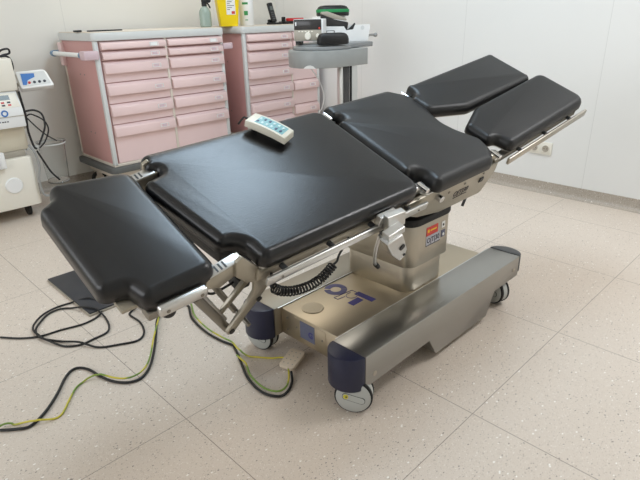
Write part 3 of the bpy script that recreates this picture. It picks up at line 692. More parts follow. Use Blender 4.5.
# ------------------------------------------------------------------ drawer carts
def drawer(parent, x0, x1, z0, z1, yf, grip_h, tall, lab):
    """front with a sloped projecting grip on its upper part; yf = plane of the carcass front"""
    p = [(yf + 0.012, z1), (yf - 0.002, z1), (yf - 0.024, z1 - 0.26 * grip_h), (yf - 0.029, z1 - 0.96 * grip_h), (yf - 0.026, z1 - grip_h), (yf + 0.001, z1 - grip_h + 0.010), (yf + 0.001, z0), (yf + 0.012, z0)]
    b = MB(); b.prism(p, x0, x1, YZ, bev=0.0008, seg=1)
    dr = obj('drawer', b, M['pink'], parent)
    zc = z1 - 0.58 * grip_h; yy = yf - 0.024 - 0.005 * (0.32 / 0.70) - 0.0008
    xc = x0 + (x1 - x0) * lab
    tilt = -math.atan2(0.005, 0.70 * grip_h)
    LT = Matrix.Translation((xc, yy, zc)) @ Matrix.Rotation(tilt, 4, 'X')
    if lab > 0:
        h = MB(); hh = min(0.013, grip_h * 0.3)
        h.box((-0.033, -0.002, -hh), (0.033, 0.004, -hh + 0.003)); h.box((-0.033, -0.002, hh - 0.003), (0.033, 0.004, hh)); h.box((-0.033, -0.002, -hh), (-0.029, 0.004, hh)); h.box((0.029, -0.002, -hh), (0.033, 0.004, hh))
        obj('label_holder', h, M['label_white'] , dr, LT)
        c = MB(); c.box((-0.026 if grip_h < 0.05 else -0.018, -0.0012, -hh + 0.004), (0.024 if grip_h < 0.05 else 0.016, 0.003, hh - 0.004)); obj('label_card', c, M['label_white'] if grip_h < 0.05 else M['pink_grip'], dr, LT)
    return dr
def cart(label, x0, x1, cols, rows, lab, handles):
    yf, yb, zb, zt = 3.626, 4.17, 0.245, 1.068
    c = thing('drawer_cart', label, 'drawer cart', ((x0 + x1) / 2, (yf + yb) / 2, 0), 'pink drawer carts along the wall')
    b = MB(); b.box((x0 + 0.004, yf + 0.012, zb + 0.01), (x1 - 0.004, yb - 0.004, zt), 0.004); body = obj('carcass', b, M['pink_side'], c)
    for z in (0.45, 0.85):
        for y in (3.86, 3.93):
            q = MB(); q.cyl((x0 + 0.005, y, z), (x0 + 0.002, y, z), 0.005, 10); obj('screw', q, M['steel_dark'], body)
    b = MB(); b.prism(rrect(x0 - 0.012, x1 + 0.012, yf - 0.016, yb + 0.012, 0.03), zt, zt + 0.050, XY, bev=0.008); top = obj('top', b, M['trim'], c)
    b = MB(); b.prism(rrect(x0 - 0.006, x1 + 0.006, yf - 0.008, yb + 0.006, 0.03), zt + 0.050, zt + 0.055, XY, bev=0.002); obj('top_sheet', b, M['cream_trim'], top)
    for xa in (x0, x1 - 0.028):
        b = MB(); b.box((xa, yf - 0.004, zb), (xa + 0.028, yf + 0.025, zt), 0.004); obj('corner_post', b, M['trim'], c)
        b = MB(); b.box((xa if xa == x0 else xa + 0.014, yb - 0.018, zb), (xa + 0.014 if xa == x0 else xa + 0.028, yb + 0.002, zt), 0.003); obj('rear_post', b, M['cream_trim'], c)
    for a, b2 in zip(cols, cols[1:]):
        b = MB(); b.box((a[1] + 0.001, yf - 0.001, zb), (b2[0] - 0.001, yf + 0.02, zt), 0.001); obj('divider', b, M['cream_trim'], c)
    b = MB(); b.box((x0, yf - 0.004, zb - 0.008), (x1, yb, zb + 0.012), 0.003); obj('bottom_rail', b, M['cream_trim'], c)
    for ci, (a0, a1) in enumerate(cols):
        rs = rows[ci]
        for k in range(len(rs) - 1):
            h = rs[k] - rs[k + 1]; g = min(0.078, h * 0.62) if h > 0.09 else h * 0.80
            drawer(c, a0, a1, rs[k + 1] + 0.004, rs[k] - 0.002, yf, g, h > 0.2, lab[ci])
    b = MB(); b.prism(rounded([(x0 - 0.035, yf - 0.035), (x1 + 0.02, yf - 0.035), (x1 + 0.02, yb + 0.02), (x0 - 0.035, yb + 0.02)], 0.04), 0.195, 0.236, XY, bev=0.006); obj('bumper', b, M['bumper'], c)
    b = MB(); b.box((x0 + 0.03, yf + 0.02, 0.13), (x1 - 0.03, yb - 0.02, 0.196), 0.006); obj('chassis', b, M['cream_trim'], c)
    for x in (x0 + 0.07, x1 - 0.07):
        for y in (yf + 0.06, yb - 0.06):
            b = MB(); b.cyl((x, y - 0.014, 0.055), (x, y + 0.014, 0.055), 0.055, 24, bev=0.004); w = obj('caster', b, M['rubber'], c)
            b = MB(); b.cyl((x, y - 0.018, 0.055), (x, y + 0.018, 0.055), 0.034, 20); b.box((x - 0.02, y - 0.022, 0.055), (x + 0.02, y - 0.017, 0.13)); b.box((x - 0.02, y + 0.017, 0.055), (x + 0.02, y + 0.022, 0.13)); obj('fork', b, M['cream_trim'], w)
    if 'left' in handles:
        hx = x0 - 0.065
        b = MB(); b.cyl((hx, yf + 0.04, 0.985), (hx, yb - 0.02, 0.985), 0.0155, 16); hd = obj('push_handle', b, M['white'], c)
        # front bracket: flat pod wrapping from the front post outwards
        b = MB(); b.prism(rounded([(x0 + 0.015, yf - 0.030), (hx - 0.012, yf - 0.010), (hx - 0.018, yf + 0.055), (hx + 0.018, yf + 0.055), (x0 - 0.004, yf + 0.02), (x0 + 0.015, yf - 0.004)], 0.008), 0.955, 1.012, XY, bev=0.010); obj('handle_pod', b, M['pink_grip'], hd)
        b = MB(); b.cyl((hx, yf + 0.050, 0.985), (hx, yf + 0.066, 0.985), 0.022, 18); b.tube([(hx, yb - 0.03, 0.985), (hx, yb + 0.0, 0.985), (hx + 0.02, yb + 0.015, 0.985), (x0 + 0.01, yb + 0.015, 0.985)], 0.021, 12); obj('handle_collar', b, M['blue_grey'], hd)
        b = MB(); b.box((x0 - 0.022, yb - 0.045, 0.90), (x0 + 0.006, yb + 0.012, 1.055), 0.006); obj('handle_bracket', b, M['pink'], hd)
    if 'right' in handles:
        b = MB(); b.prism(rounded([(x1 - 0.01, yf - 0.028), (x1 + 0.075, yf - 0.020), (x1 + 0.095, yf + 0.005), (x1 + 0.070, yf + 0.02), (x1 - 0.01, yf - 0.002)], 0.012), 0.966, 1.010, XY, bev=0.006); obj('handle_pod', b, M['pink_grip'], c)
    return c
R1 = [1.064, 1.006, 0.942, 0.802, 0.664, 0.525, 0.256]
cart('wider pink drawer cart with white push handle on its left side', 1.560, 2.565, [(1.600, 2.066), (2.086, 2.548)], [R1, R1], [0.80, 0.82], ('left', 'right'))
R2 = [1.066, 0.998, 0.930, 0.800, 0.666, 0.526, 0.39, 0.256]
R2b = [1.066, 0.998, 0.930, 0.664, 0.456, 0.256]
cart('narrower pink drawer cart partly behind the grey device stand', 2.760, 3.600, [(2.792, 3.258), (3.276, 3.572)], [R2, R2b], [0.82, 0.72], ())

# things lying on the carts
zc = 1.1235
# spray bottle
sb = thing('spray_bottle', 'grey-green spray bottle with black trigger head standing on the pink cart', 'spray bottle', (2.535, 3.85, zc))
ST = Matrix.Translation((2.540, 3.79, zc))
b = MB(); b.lathe([(0, 0), (0.040, 0.0), (0.045, 0.006), (0.045, 0.10), (0.042, 0.115), (0.030, 0.135), (0.018, 0.145), (0.016, 0.15), (0, 0.15)], 28, ST); obj('bottle', b, M['bottle_glass'], sb)
b = MB(); b.cyl(ST @ V((0, 0, 0.148)), ST @ V((0, 0, 0.172)), 0.020, 18); b.box((-0.016, -0.014, 0.170), (0.016, 0.014, 0.196), 0.005, T=ST); b.prism([(-0.016, 0.172), (0.045, 0.172), (0.062, 0.188), (0.045, 0.200), (-0.020, 0.200)], -0.011, 0.011, XZ, bev=0.003, T=ST); sh = obj('spray_head', b, M['black'], sb)
b = MB(); b.tube([(0.025, 0, 0.172), (0.04, 0, 0.158), (0.052, 0, 0.135)], 0.006, 8, T=ST); obj('trigger', b, M['black'], sh)
sb.location = (2.540, 3.79, zc)
for ch in sb.children: ch.location = V(ch.location) + V((2.535, 3.85, zc)) - V((2.540, 3.79, zc))
# sharps bin
yb_ = thing('sharps_bin', 'yellow sharps bin with a white label standing on the pink cart', 'sharps bin', (2.745, 3.80, zc))
YT = Matrix.Translation((2.760, 3.80, zc)) @ Matrix.Rotation(ang(-28), 4, 'Z')
def taper(w0, d0, w1, d1, z0, z1, r=0.012):
    a = rrect(-w0, w0, -d0, d0, r); c_ = rrect(-w1, w1, -d1, d1, r)
    return [[(x, y, z0) for x, y in a], [(x, y, z1) for x, y in c_]]
b = MB(); b.loft(taper(0.070, 0.060, 0.090, 0.076, 0, 0.215), YT); obj('bin_body', b, M['yellow_bin'], yb_)
b = MB(); b.loft(taper(0.096, 0.082, 0.090, 0.076, 0.213, 0.245), YT); b.cyl((0, 0, 0.244), (0, 0, 0.262), 0.05, 24, T=YT); obj('bin_lid', b, M['yellow_lite'], yb_)
FT = YT @ frame((0.018, -0.0700, 0.130), (1, 0, 0), (0, -0.0744, 1))
b = MB(); b.box((-0.035, -0.045, 0), (0.035, 0.075, 0.0012), T=FT); lb_ = obj('bin_label', b, M['label_white'], yb_)
b = MB()
for k in range(6): b.box((-0.028, 0.060 - k * 0.014, 0.0011), (0.026 - (k % 3) * 0.016, 0.064 - k * 0.014, 0.0016), T=FT)
obj('label_print', b, M['ink'], lb_)
b = MB(); b.box((0.004, -0.040, 0.0011), (0.030, -0.020, 0.0016), T=FT); obj('label_mark', b, M['orange_red'], lb_)
# white wipes canister
wc = thing('wipes_canister', 'white round canister with green print standing beside the yellow bin', 'canister', (2.940, 3.80, zc))
WT = Matrix.Translation((2.940, 3.79, zc))
b = MB(); b.lathe([(0, 0), (0.055, 0), (0.058, 0.004), (0.058, 0.205), (0.054, 0.212), (0.054, 0.240), (0.048, 0.247), (0, 0.247)], 32, WT); cb_ = obj('canister_body', b, M['white'], wc)
FT = WT @ Matrix.Rotation(ang(-38), 4, 'Z')
def patch(w0, z0, w1, z1, a0, a1, r):
    n = 8; rr = []
    for z in (z0, z1): rr.append([(r * math.cos(ang(a0 + (a1 - a0) * k / n)), r * math.sin(ang(a0 + (a1 - a0) * k / n)), z) for k in range(n + 1)])
    return rr
def curved(a0, a1, z0, z1, r):
    n = 8; outer = [(r * math.cos(ang(a0 + (a1 - a0) * k / n)), r * math.sin(ang(a0 + (a1 - a0) * k / n))) for k in range(n + 1)]
    inner = [(x * 0.985, y * 0.985) for x, y in reversed(outer)]
    return outer + inner
for a0, a1, z0, z1 in ((-158, -112, 0.158, 0.174), (-146, -116, 0.078, 0.110), (-140, -118, 0.040, 0.046)):
    b = MB(); b.prism(curved(a0, a1, 0, 0, 0.0588), z0, z1, XY, T=WT); obj('canister_print', b, M['green_print'], cb_)
# cordless phone and its cradle
ph = thing('phone_handset', 'black cordless phone standing upright in its charging cradle on the pink cart', 'phone', (3.205, 3.78, zc))
PT = Matrix.Translation((3.222, 3.775, zc + 0.018)) @ Matrix.Rotation(ang(-14), 4, 'X') @ Matrix.Rotation(ang(-6), 4, 'Y')
b = MB(); b.box((-0.026, -0.013, 0), (0.026, 0.013, 0.158), 0.009, T=PT, seg=3); obj('phone_body', b, M['black'], ph)
b = MB(); b.box((-0.017, -0.0142, 0.095), (0.017, -0.0128, 0.128), T=PT); obj('phone_screen', b, M['screen'], ph)
for i in range(3):
    for j in range(4):
        b = MB(); b.box((-0.018 + i * 0.013, -0.0145, 0.024 + j * 0.016), (-0.008 + i * 0.013, -0.0128, 0.034 + j * 0.016), T=PT); obj('phone_key', b, M['darkgrey'], ph)
pc = thing('phone_cradle', 'black phone charging cradle on the narrower pink cart', 'charging cradle', (3.225, 3.78, zc))
b = MB(); b.prism(rounded([(3.175, 3.735), (3.285, 3.735), (3.285, 3.835), (3.175, 3.835)], 0.02), zc, zc + 0.016, XY, bev=0.005); obj('cradle_base', b, M['black'], pc)
b = MB(); b.box((3.185, 3.800, zc + 0.012), (3.262, 3.825, zc + 0.040), 0.006); obj('cradle_back', b, M['black'], pc)
# tape dispenser and red case at the back
tp = thing('desk_organiser', 'small black desk organiser lying on the pink cart beside the phone', 'organiser', (3.36, 3.80, zc))
b = MB(); b.box((3.325, 3.76, zc), (3.50, 3.84, zc + 0.022), 0.005); obj('organiser_base', b, M['black'], tp)
b = MB(); b.box((3.335, 3.785, zc + 0.020), (3.362, 3.815, zc + 0.058), 0.006); obj('organiser_post', b, M['black'], tp)
rd = MB(); rd.box((3.372, 3.762, zc + 0.0225), (3.56, 3.80, zc + 0.047), 0.007)
o = obj('red_case', rd, M['red']); recenter(o, (3.45, 3.78, zc + 0.022)); tag(o, 'small red case lying on the black organiser', 'case')
bk = MB(); bk.box((1.530, 3.80, zc), (1.575, 3.84, zc + 0.012), 0.004); o = obj('black_clip', bk, M['black']); recenter(o, (1.55, 3.82, zc)); tag(o, 'small black clip lying at the left end of the wider cart top', 'clip')
bk = MB(); bk.prism(rounded([(1.62, 3.78), (1.86, 3.80), (1.86, 3.86), (1.62, 3.84)], 0.01), zc, zc + 0.008, XY, bev=0.002); o = obj('black_folder', bk, M['black']); recenter(o, (1.74, 3.82, zc)); tag(o, 'thin black folder lying flat on the wider cart top', 'folder')

# ------------------------------------------------------------------ grey device stand
ds = thing('device_stand', 'grey equipment stand with drawer and rounded tray on a single column', 'stand', (2.70, 2.78, 0))
def dshape(cx, x1, y0, y1):
    r = (y1 - y0) / 2; c = (y0 + y1) / 2
    return [(x1, y0), (x1, y1)] + [(cx + r * math.cos(ang(a)), c + r * math.sin(ang(a))) for a in range(90, 271, 9)]
b = MB(); b.prism(dshape(2.72, 3.012, 2.55, 2.95), 0.868, 0.976, XY, bev=0.004); dw = obj('drawer', b, M['stand_grey'], ds)
b = MB()
fpts = [(197, .8685), (201, .881), (206, .888), (211, .889), (216, .884), (221, .8685)]
ro = 0.204
b.loft([[(2.72 + r_ * math.cos(ang(a)), 2.75 + r_ * math.sin(ang(a)), z) for a, z in fpts] for r_ in (0.198, ro)]); obj('finger_pull', b, M['white'], dw)
b = MB(); b.prism(dshape(2.83, 3.150, 2.62, 3.00), 0.977, 1.010, XY, bev=0.006); tt = obj('tray', b, M['stand_top'], ds)
b = MB(); b.prism(dshape(2.735, 2.86, 2.570, 2.93), 0.9765, 0.998, XY, bev=0.005); obj('tray_lip', b, M['stand_top'], tt)
b = MB(); b.tube([(3.14, 2.72, 0.998), (3.19, 2.70, 1.045), (3.235, 2.68, 1.050)], 0.008, 10); hk = obj('side_knob', b, M['grey_tube'], ds)
b = MB(); b.lathe([(0, -0.016), (0.012, -0.012), (0.017, 0), (0.012, 0.012), (0, 0.016)], 16, Matrix.Translation((3.24, 2.675, 1.049))); obj('knob_ball', b, M['grey_tube'], hk)
b = MB(); b.box((2.818, 2.625, 0.10), (2.992, 2.665, 0.868), 0.006); cm = obj('column', b, M['alu'], ds)
b = MB(); b.box((2.838, 2.619, 0.10), (2.898, 2.630, 0.866), 0.002); obj('column_channel', b, M['dark_screen'], cm)
b = MB(); b.box((2.910, 2.619, 0.10), (2.925, 2.630, 0.866), 0.002); obj('column_groove', b, M['black'], cm)
b = MB(); b.prism(rrect(2.62, 3.10, 2.56, 2.95, 0.05), 0.07, 0.12, XY, bev=0.006); obj('foot', b, M['stand_grey'], ds)
for x in (2.66, 3.06):
    for y in (2.60, 2.91):
        b = MB(); b.cyl((x, y - 0.012, 0.036), (x, y + 0.012, 0.036), 0.036, 20, bev=0.003); obj('caster', b, M['rubber'], ds)
zt_ = 1.0105
ed = thing('electronic_unit', 'grey electronic unit with dark screen and round dial on the device stand', 'medical device', (2.55, 2.80, zt_))
UT = Matrix.Translation((2.655, 2.770, zt_)) @ Matrix.Rotation(ang(-56), 4, 'Z') @ Matrix.Diagonal((0.78, 1, 0.92, 1))
b = MB(); b.box((-0.128, 0.0, 0.022), (0.128, 0.135, 0.172), 0.006, T=UT); obj('housing', b, M['white'], ed)
b = MB(); b.box((-0.122, -0.006, 0.100), (0.116, 0.002, 0.170), 0.003, T=UT); sc_ = obj('screen', b, M['dark_screen'], ed)
b = MB(); b.box((-0.110, -0.0072, 0.128), (-0.100, -0.0055, 0.152), T=UT); obj('screen_mark', b, M['label_white'], sc_)
b = MB(); b.box((-0.122, -0.006, 0.026), (0.116, 0.002, 0.100), 0.003, T=UT); pn = obj('control_panel', b, M['taupe'], ed)
b = MB(); b.cyl((0.0, -0.005, 0.058), (0.0, -0.024, 0.058), 0.026, 24, bev=0.003, T=UT); obj('dial', b, M['cream'], ed)
b = MB(); b.cyl((0.085, -0.005, 0.060), (0.085, -0.016, 0.060), 0.015, 20, bev=0.002, T=UT); obj('dial', b, M['cream'], ed)
b = MB(); b.cyl((0.100, -0.005, 0.110), (0.100, -0.009, 0.110), 0.008, 12, T=UT); obj('warning_lamp', b, M['orange_red'], ed)
for k in range(5):
    b = MB(); b.box((-0.085 + k * 0.028, -0.0085, 0.085), (-0.069 + k * 0.028, -0.005, 0.093), T=UT); obj('button', b, M['cream'], ed)
for fx in (-0.115, 0.082):
    b = MB(); b.box((fx, 0.003, 0.0), (fx + 0.033, 0.13, 0.024), T=UT); obj('foot', b, M['black'], ed)
wbx = MB(); wbx.box((2.900, 2.855, zt_), (3.12, 2.985, zt_ + 0.170), 0.006); o = obj('white_box', wbx, M['white']); recenter(o, (3.01, 2.92, zt_)); tag(o, 'plain white box behind the storage bin, under the green pouch', 'box')
gp = thing('pouch', 'black and green zipped pouch on top of the plain white box', 'pouch', (3.02, 2.915, zt_ + 0.171))
GT = Matrix.Translation((3.045, 2.915, zt_ + 0.171)) @ Matrix.Rotation(ang(-30), 4, 'Z')
def blob(w, d_, z0, z1, r): 
    rr = []
    for k, (s, zz) in enumerate(((0.95, 0), (1.0, 0.10), (1.0, 0.40), (0.96, 0.66), (0.87, 0.86), (0.73, 0.96), (0.5, 1.0))):
        rr.append([(x * s, y * s, z0 + (z1 - z0) * zz) for x, y in rrect(-w, w, -d_, d_, r)])
    return rr
b = MB(); b.loft(blob(0.118, 0.06, 0, 0.072, 0.05), GT); obj('pouch_body', b, M['black'], gp)
b = MB(); b.prism(rrect(-0.1195, 0.1195, -0.0615, 0.0615, 0.05), 0.024, 0.046, XY, bev=0.004, T=GT); obj('pouch_band', b, M['green'], gp)
# black case at the front
cs = thing('glasses_case', 'rounded black case at the front of the device stand tray', 'case', (2.77, 2.65, zt_))
b = MB(); b.loft(blob(0.108, 0.030, 0, 0.072, 0.029), (Matrix.Translation((2.738, 2.622, zt_)) @ Matrix.Rotation(ang(-31), 4, 'Z'))); cbd = obj('case_body', b, M['black'], cs)
b = MB(); b.prism(rrect(-0.1085, 0.1085, -0.0305, 0.0305, 0.029), 0.030, 0.033, XY, T=(Matrix.Translation((2.738, 2.622, zt_)) @ Matrix.Rotation(ang(-31), 4, 'Z'))); obj('case_seam', b, M['rubber'], cbd)
# white storage bin with cut-out front
sbn = thing('storage_bin', 'white open storage bin holding black instruments on the device stand', 'bin', (2.96, 2.78, zt_))
BT = Matrix.Translation((2.988, 2.748, zt_)) @ Matrix.Rotation(ang(-24), 4, 'Z') @ Matrix.Translation((-2.96, -2.715, 0))
front = [(2.775, 0.004), (3.135, 0.004), (3.150, 0.112), (3.035, 0.112), (3.020, 0.082), (2.965, 0.078), (2.948, 0.104), (2.765, 0.108)]
b = MB(); b.prism(front, 2.695, 2.702, XZ, T=BT)
b.prism([(2.775, 0.004), (3.135, 0.004), (3.150, 0.112), (2.765, 0.108)], 2.735, 2.7415, XZ, T=BT)
b.box((2.775, 2.697, 0.0), (3.135, 2.738, 0.006), T=BT); b.prism([(2.775, 0.004), (2.781, 0.004), (2.771, 0.108), (2.765, 0.108)], 2.698, 2.738, XZ, T=BT); b.prism([(3.129, 0.004), (3.135, 0.004), (3.150, 0.112), (3.144, 0.112)], 2.698, 2.738, XZ, T=BT)
obj('bin_shell', b, M['white'], sbn)
b = MB(); b.prism(rounded([(2.810, 0.062), (2.878, 0.062), (2.878, 0.080), (2.810, 0.080)], 0.008), 2.6935, 2.696, XZ, T=BT); hg = obj('grip_rim', b, M['darkgrey'], sbn)
b = MB(); b.prism(rounded([(2.818, 0.066), (2.870, 0.066), (2.870, 0.076), (2.818, 0.076)], 0.004), 2.6925, 2.6965, XZ, T=BT); obj('grip_hole', b, M['label_white'], hg)
b = MB(); b.cyl((3.09, 2.6955, 0.092), (3.09, 2.6935, 0.092), 0.014, 18, T=BT); obj('bin_sticker', b, M['trim'], sbn)
mt = thing('measuring_device', 'black and grey handheld instrument resting in the white storage bin', 'instrument', (2.86, 2.72, zt_ + 0.06))
b = MB(); b.prism([(2.788, 0.010), (2.96, 0.010), (2.985, 0.115), (2.985, 0.130), (2.880, 0.150), (2.785, 0.185)], 2.706, 2.731, XZ, bev=0.003, T=BT); obj('instrument_body', b, M['black'], mt)
b = MB(); b.prism(rounded([(2.786, 0.186), (2.790, 0.200), (2.830, 0.202), (2.960, 0.160), (2.985, 0.140), (2.880, 0.152)], 0.006), 2.704, 2.733, XZ, bev=0.003, T=BT); obj('instrument_cover', b, M['taupe'], mt)
mt2 = MB(); mt2.prism([(2.995, 0.012), (3.06, 0.012), (3.040, 0.125), (3.000, 0.09), (2.975, 0.08)], 2.708, 2.728, XZ, bev=0.003, T=BT); o = obj('black_probe', mt2, M['black']); recenter(o, (3.02, 2.72, zt_ + 0.01)); tag(o, 'small black probe poking out of the notch in the white storage bin', 'probe')
wcab = MB(); wcab.tube([(2.90, 3.02, 0.84), (2.945, 3.02, 0.79), (3.00, 3.02, 0.72), (3.045, 3.02, 0.61), (3.02, 3.02, 0.52), (2.975, 3.02, 0.47), (2.94, 3.04, 0.3), (3.0, 3.12, 0.006), (3.2, 3.2, 0.006)], 0.004, 8)
o = obj('white_cable', wcab, M['white']); recenter(o, (3.0, 3.05, 0)); tag(o, 'thin white cable hanging behind the grey device stand', 'cable')

# ------------------------------------------------------------------ wall socket
ws = thing('wall_socket', 'cream double wall socket on the white wall behind the leg cushions', 'socket', (RX, 1.53, 0.31))
b = MB(); b.box((RX - 0.011, 1.452, 0.268), (RX, 1.612, 0.352), 0.003); pl_ = obj('frame', b, M['socket'], ws)
for y in (1.493, 1.571):
    b = MB(); b.box((RX - 0.0135, y - 0.029, 0.281), (RX - 0.0105, y + 0.029, 0.339), 0.002); ins = obj('insert', b, M['socket'], ws)
    b = MB(); b.lathe([(0, 0.0002), (0.019, 0.0002), (0.0205, 0.003), (0.0225, 0.003), (0.0225, 0)], 28, frame((RX - 0.0135, y, 0.310), (0, -1, 0), (0, 0, 1))); obj('well', b, M['taupe'], ins)
    b = MB()
    for dy in (-0.0095, 0.0095): b.cyl((RX - 0.0137, y + dy, 0.310), (RX - 0.0145, y + dy, 0.310), 0.0028, 10)
    obj('pin_hole', b, M['black'], ins)

# ------------------------------------------------------------------ medical unit at the left edge
mx = thing('treatment_unit', 'cream medical treatment unit standing at the wall beside the drawer cart', 'medical unit', (0.80, 3.90, 0))
b = MB(); b.prism(rounded([(0.45, 3.70), (1.072, 3.70), (1.072, 4.20), (0.45, 4.20)], [0.01, 0.03, 0.02, 0.01]), 0.085, 0.405, XY, bev=0.01); bs = obj('base_cabinet', b, M['cream'], mx)
for x in (0.55, 1.00):
    for y in (3.80, 4.12):
        b = MB(); b.cyl((x - 0.012, y, 0.044), (x + 0.012, y, 0.044), 0.044, 20, bev=0.004); b.cyl((x, y, 0.044), (x, y, 0.09), 0.010, 12); obj('caster', b, M['rubber'], mx)
b = MB(); b.lathe([(0, 0), (0.050, 0), (0.052, 0.004), (0.046, 0.010), (0, 0.011)], 32, frame((0.925, 3.70, 0.240), (1, 0, 0), (0, 0, 1))); obj('disc_cover', b, M['white'], bs)
b = MB(); b.box((0.45, 3.735, 0.405), (1.045, 4.18, 0.440), 0.003); obj('shadow_gap', b, M['taupe'], mx)
b = MB(); b.box((0.45, 3.76, 0.440), (1.080, 4.19, 0.60), 0.006); obj('recess_panel', b, M['cream_dark'], mx)
b = MB(); b.prism([(3.70, 0.592), (3.70, 0.700), (3.755, 0.806), (4.19, 0.806), (4.19, 0.592)], 0.45, 1.080, YZ, bev=0.006); cn_ = obj('console', b, M['white'], mx)
b = MB(); b.box((0.45, 3.696, 0.6595), (1.081, 3.703, 0.6625)); obj('console_groove', b, M['taupe'], cn_)
ct_ = frame((0.915, 3.7275, 0.753), (1, 0, 0), (0, 0.055, 0.106))
b = MB(); b.box((-0.16, -0.045, -0.001), (0.155, 0.047, 0.0025), 0.001, T=ct_); kp = obj('console_keypad', b, M['cream'], cn_)
b = MB(); b.box((-0.10, 0.004, 0.002), (0.112, 0.034, 0.0034), T=ct_); obj('console_screen', b, M['screen'], cn_)
for k in range(4):
    for j in range(2):
        b = MB(); b.box((-0.012 + k * 0.034, -0.034 + j * 0.017, 0.002), (0.006 + k * 0.034, -0.024 + j * 0.017, 0.0036), T=ct_); obj('console_button', b, M['ink'] if (k + j) % 3 else M['red'], cn_)
b = MB(); b.lathe([(0.012, 0), (0.020, 0), (0.020, 0.002), (0.012, 0.002), (0.012, 0)], 24, frame((0.972, 3.6999, 0.683), (1, 0, 0), (0, 0, 1))); obj('console_logo', b, M['blue_print'], cn_)
b = MB()
for k, (w_, h_) in enumerate(((.012, .006), (.007, .009), (.010, .006), (.008, .007), (.012, .006), (.006, .009), (.011, .006), (.009, .007), (.010, .006))):
    b.box((0.862 + k * 0.014, 3.6990, 0.630), (0.862 + k * 0.014 + w_, 3.7005, 0.630 + h_))
obj('console_print', b, M['ink'], cn_)
b = MB(); b.prism(rounded([(0.45, 3.74), (1.092, 3.74), (1.092, 4.19), (0.45, 4.19)], 0.012), 0.806, 0.995, XY, bev=0.008); obj('upper_housing', b, M['cream'], mx)
b = MB(); b.box((0.86, 3.70, 0.455), (0.985, 3.76, 0.555), 0.006) ; vb = None
b.bm.free()
# small control panel on a bracket beside the housing
b = MB(); b.box((1.092, 3.86, 0.815), (1.17, 3.92, 0.835), 0.006); b.cyl((1.125, 3.89, 0.55), (1.125, 3.89, 0.82), 0.012, 14); b.box((1.078, 3.87, 0.55), (1.13, 3.91, 0.57)); obj('panel_arm', b, M['taupe'], mx)
cp = thing('control_panel', 'small white control panel with blue printed display beside the cream unit', 'control panel', (1.19, 3.80, 0.84))
PTt = frame((1.218, 3.79, 0.862), (1, -0.10, 0.03), (0.05, 0.55, 0.83))
b = MB(); b.prism(rounded([(-0.098, -0.060), (0.098, -0.060), (0.078, 0.060), (-0.098, 0.060)], [0.01, 0.01, 0.03, 0.01]), -0.05, 0.0, XY, bev=0.006, T=PTt); obj('panel_body', b, M['white'], cp)
b = MB(); b.prism(rounded([(-0.084, -0.048), (0.082, -0.044), (0.066, 0.046), (-0.080, 0.046)], 0.008), 0.0, 0.0012, XY, T=PTt); fc = obj('panel_face', b, M['trim'], cp)
b = MB(); b.prism([(-0.082, -0.036), (-0.062, -0.040), (-0.046, -0.008), (0.000, 0.010), (0.004, 0.036), (-0.074, 0.040)], 0.0012, 0.0018, XY, T=PTt); obj('panel_display', b, M['blue_print'], fc)
for k, mm in enumerate(('red', 'ink', 'ink', 'ink')):
    b = MB(); b.cyl((-0.042 + k * 0.030, -0.025, 0.001), (-0.042 + k * 0.030, -0.025, 0.004), 0.0085, 14, T=PTt); obj('panel_button', b, M[mm], fc)
# little tap box with blue knob, on the front of the unit
tb = thing('valve_box', 'small white box with a blue knob at the recess of the cream unit', 'valve box', (0.84, 3.72, 0.41))
b = MB(); b.box((0.74, 3.665, 0.36), (0.905, 3.6985, 0.46), 0.006); obj('valve_body', b, M['white'], tb)
b = MB(); b.lathe([(0, 0), (0.020, 0), (0.022, 0.004), (0.018, 0.014), (0, 0.015)], 20, frame((0.845, 3.664, 0.395), (1, 0, 0), (0, 0, 1))); obj('valve_knob', b, M['dark_key'], tb)
# clear canister in a holder ring
b = MB(); b.box((1.068, 3.76, 0.430), (1.140, 3.80, 0.450)); b.lathe([(0.0838, 0.444), (0.090, 0.444), (0.090, 0.450), (0.0838, 0.450), (0.0838, 0.444)], 32, Matrix.Translation((1.228, 3.79, 0)))
obj('canister_ring', b, M['trim'], mx)
sc_ = thing('suction_canister', 'clear empty plastic canister hanging between the cream unit and pink cart', 'canister', (1.228, 3.79, 0.186))
b = MB(); b.lathe([(0.066, 0.190), (0.0675, 0.186), (0.083, 0.455), (0.090, 0.455), (0.090, 0.461), (0.081, 0.461), (0.0655, 0.194), (0, 0.194), (0, 0.186), (0.066, 0.186)], 40, Matrix.Translation((1.228, 3.79, 0))); obj('canister_wall', b, M['clear'], sc_)
b = MB(); b.lathe([(0.084, 0.456), (0.0915, 0.456), (0.0915, 0.4605), (0.084, 0.4605), (0.084, 0.456)], 40, Matrix.Translation((1.228, 3.79, 0))); obj('canister_rim', b, M['clear'], sc_)
b = MB(); b.lathe([(0, 0.184), (0.0685, 0.184), (0.0695, 0.196), (0.067, 0.2), (0, 0.2)], 40, Matrix.Translation((1.228, 3.79, 0))); obj('canister_foot', b, M['clear'], sc_)

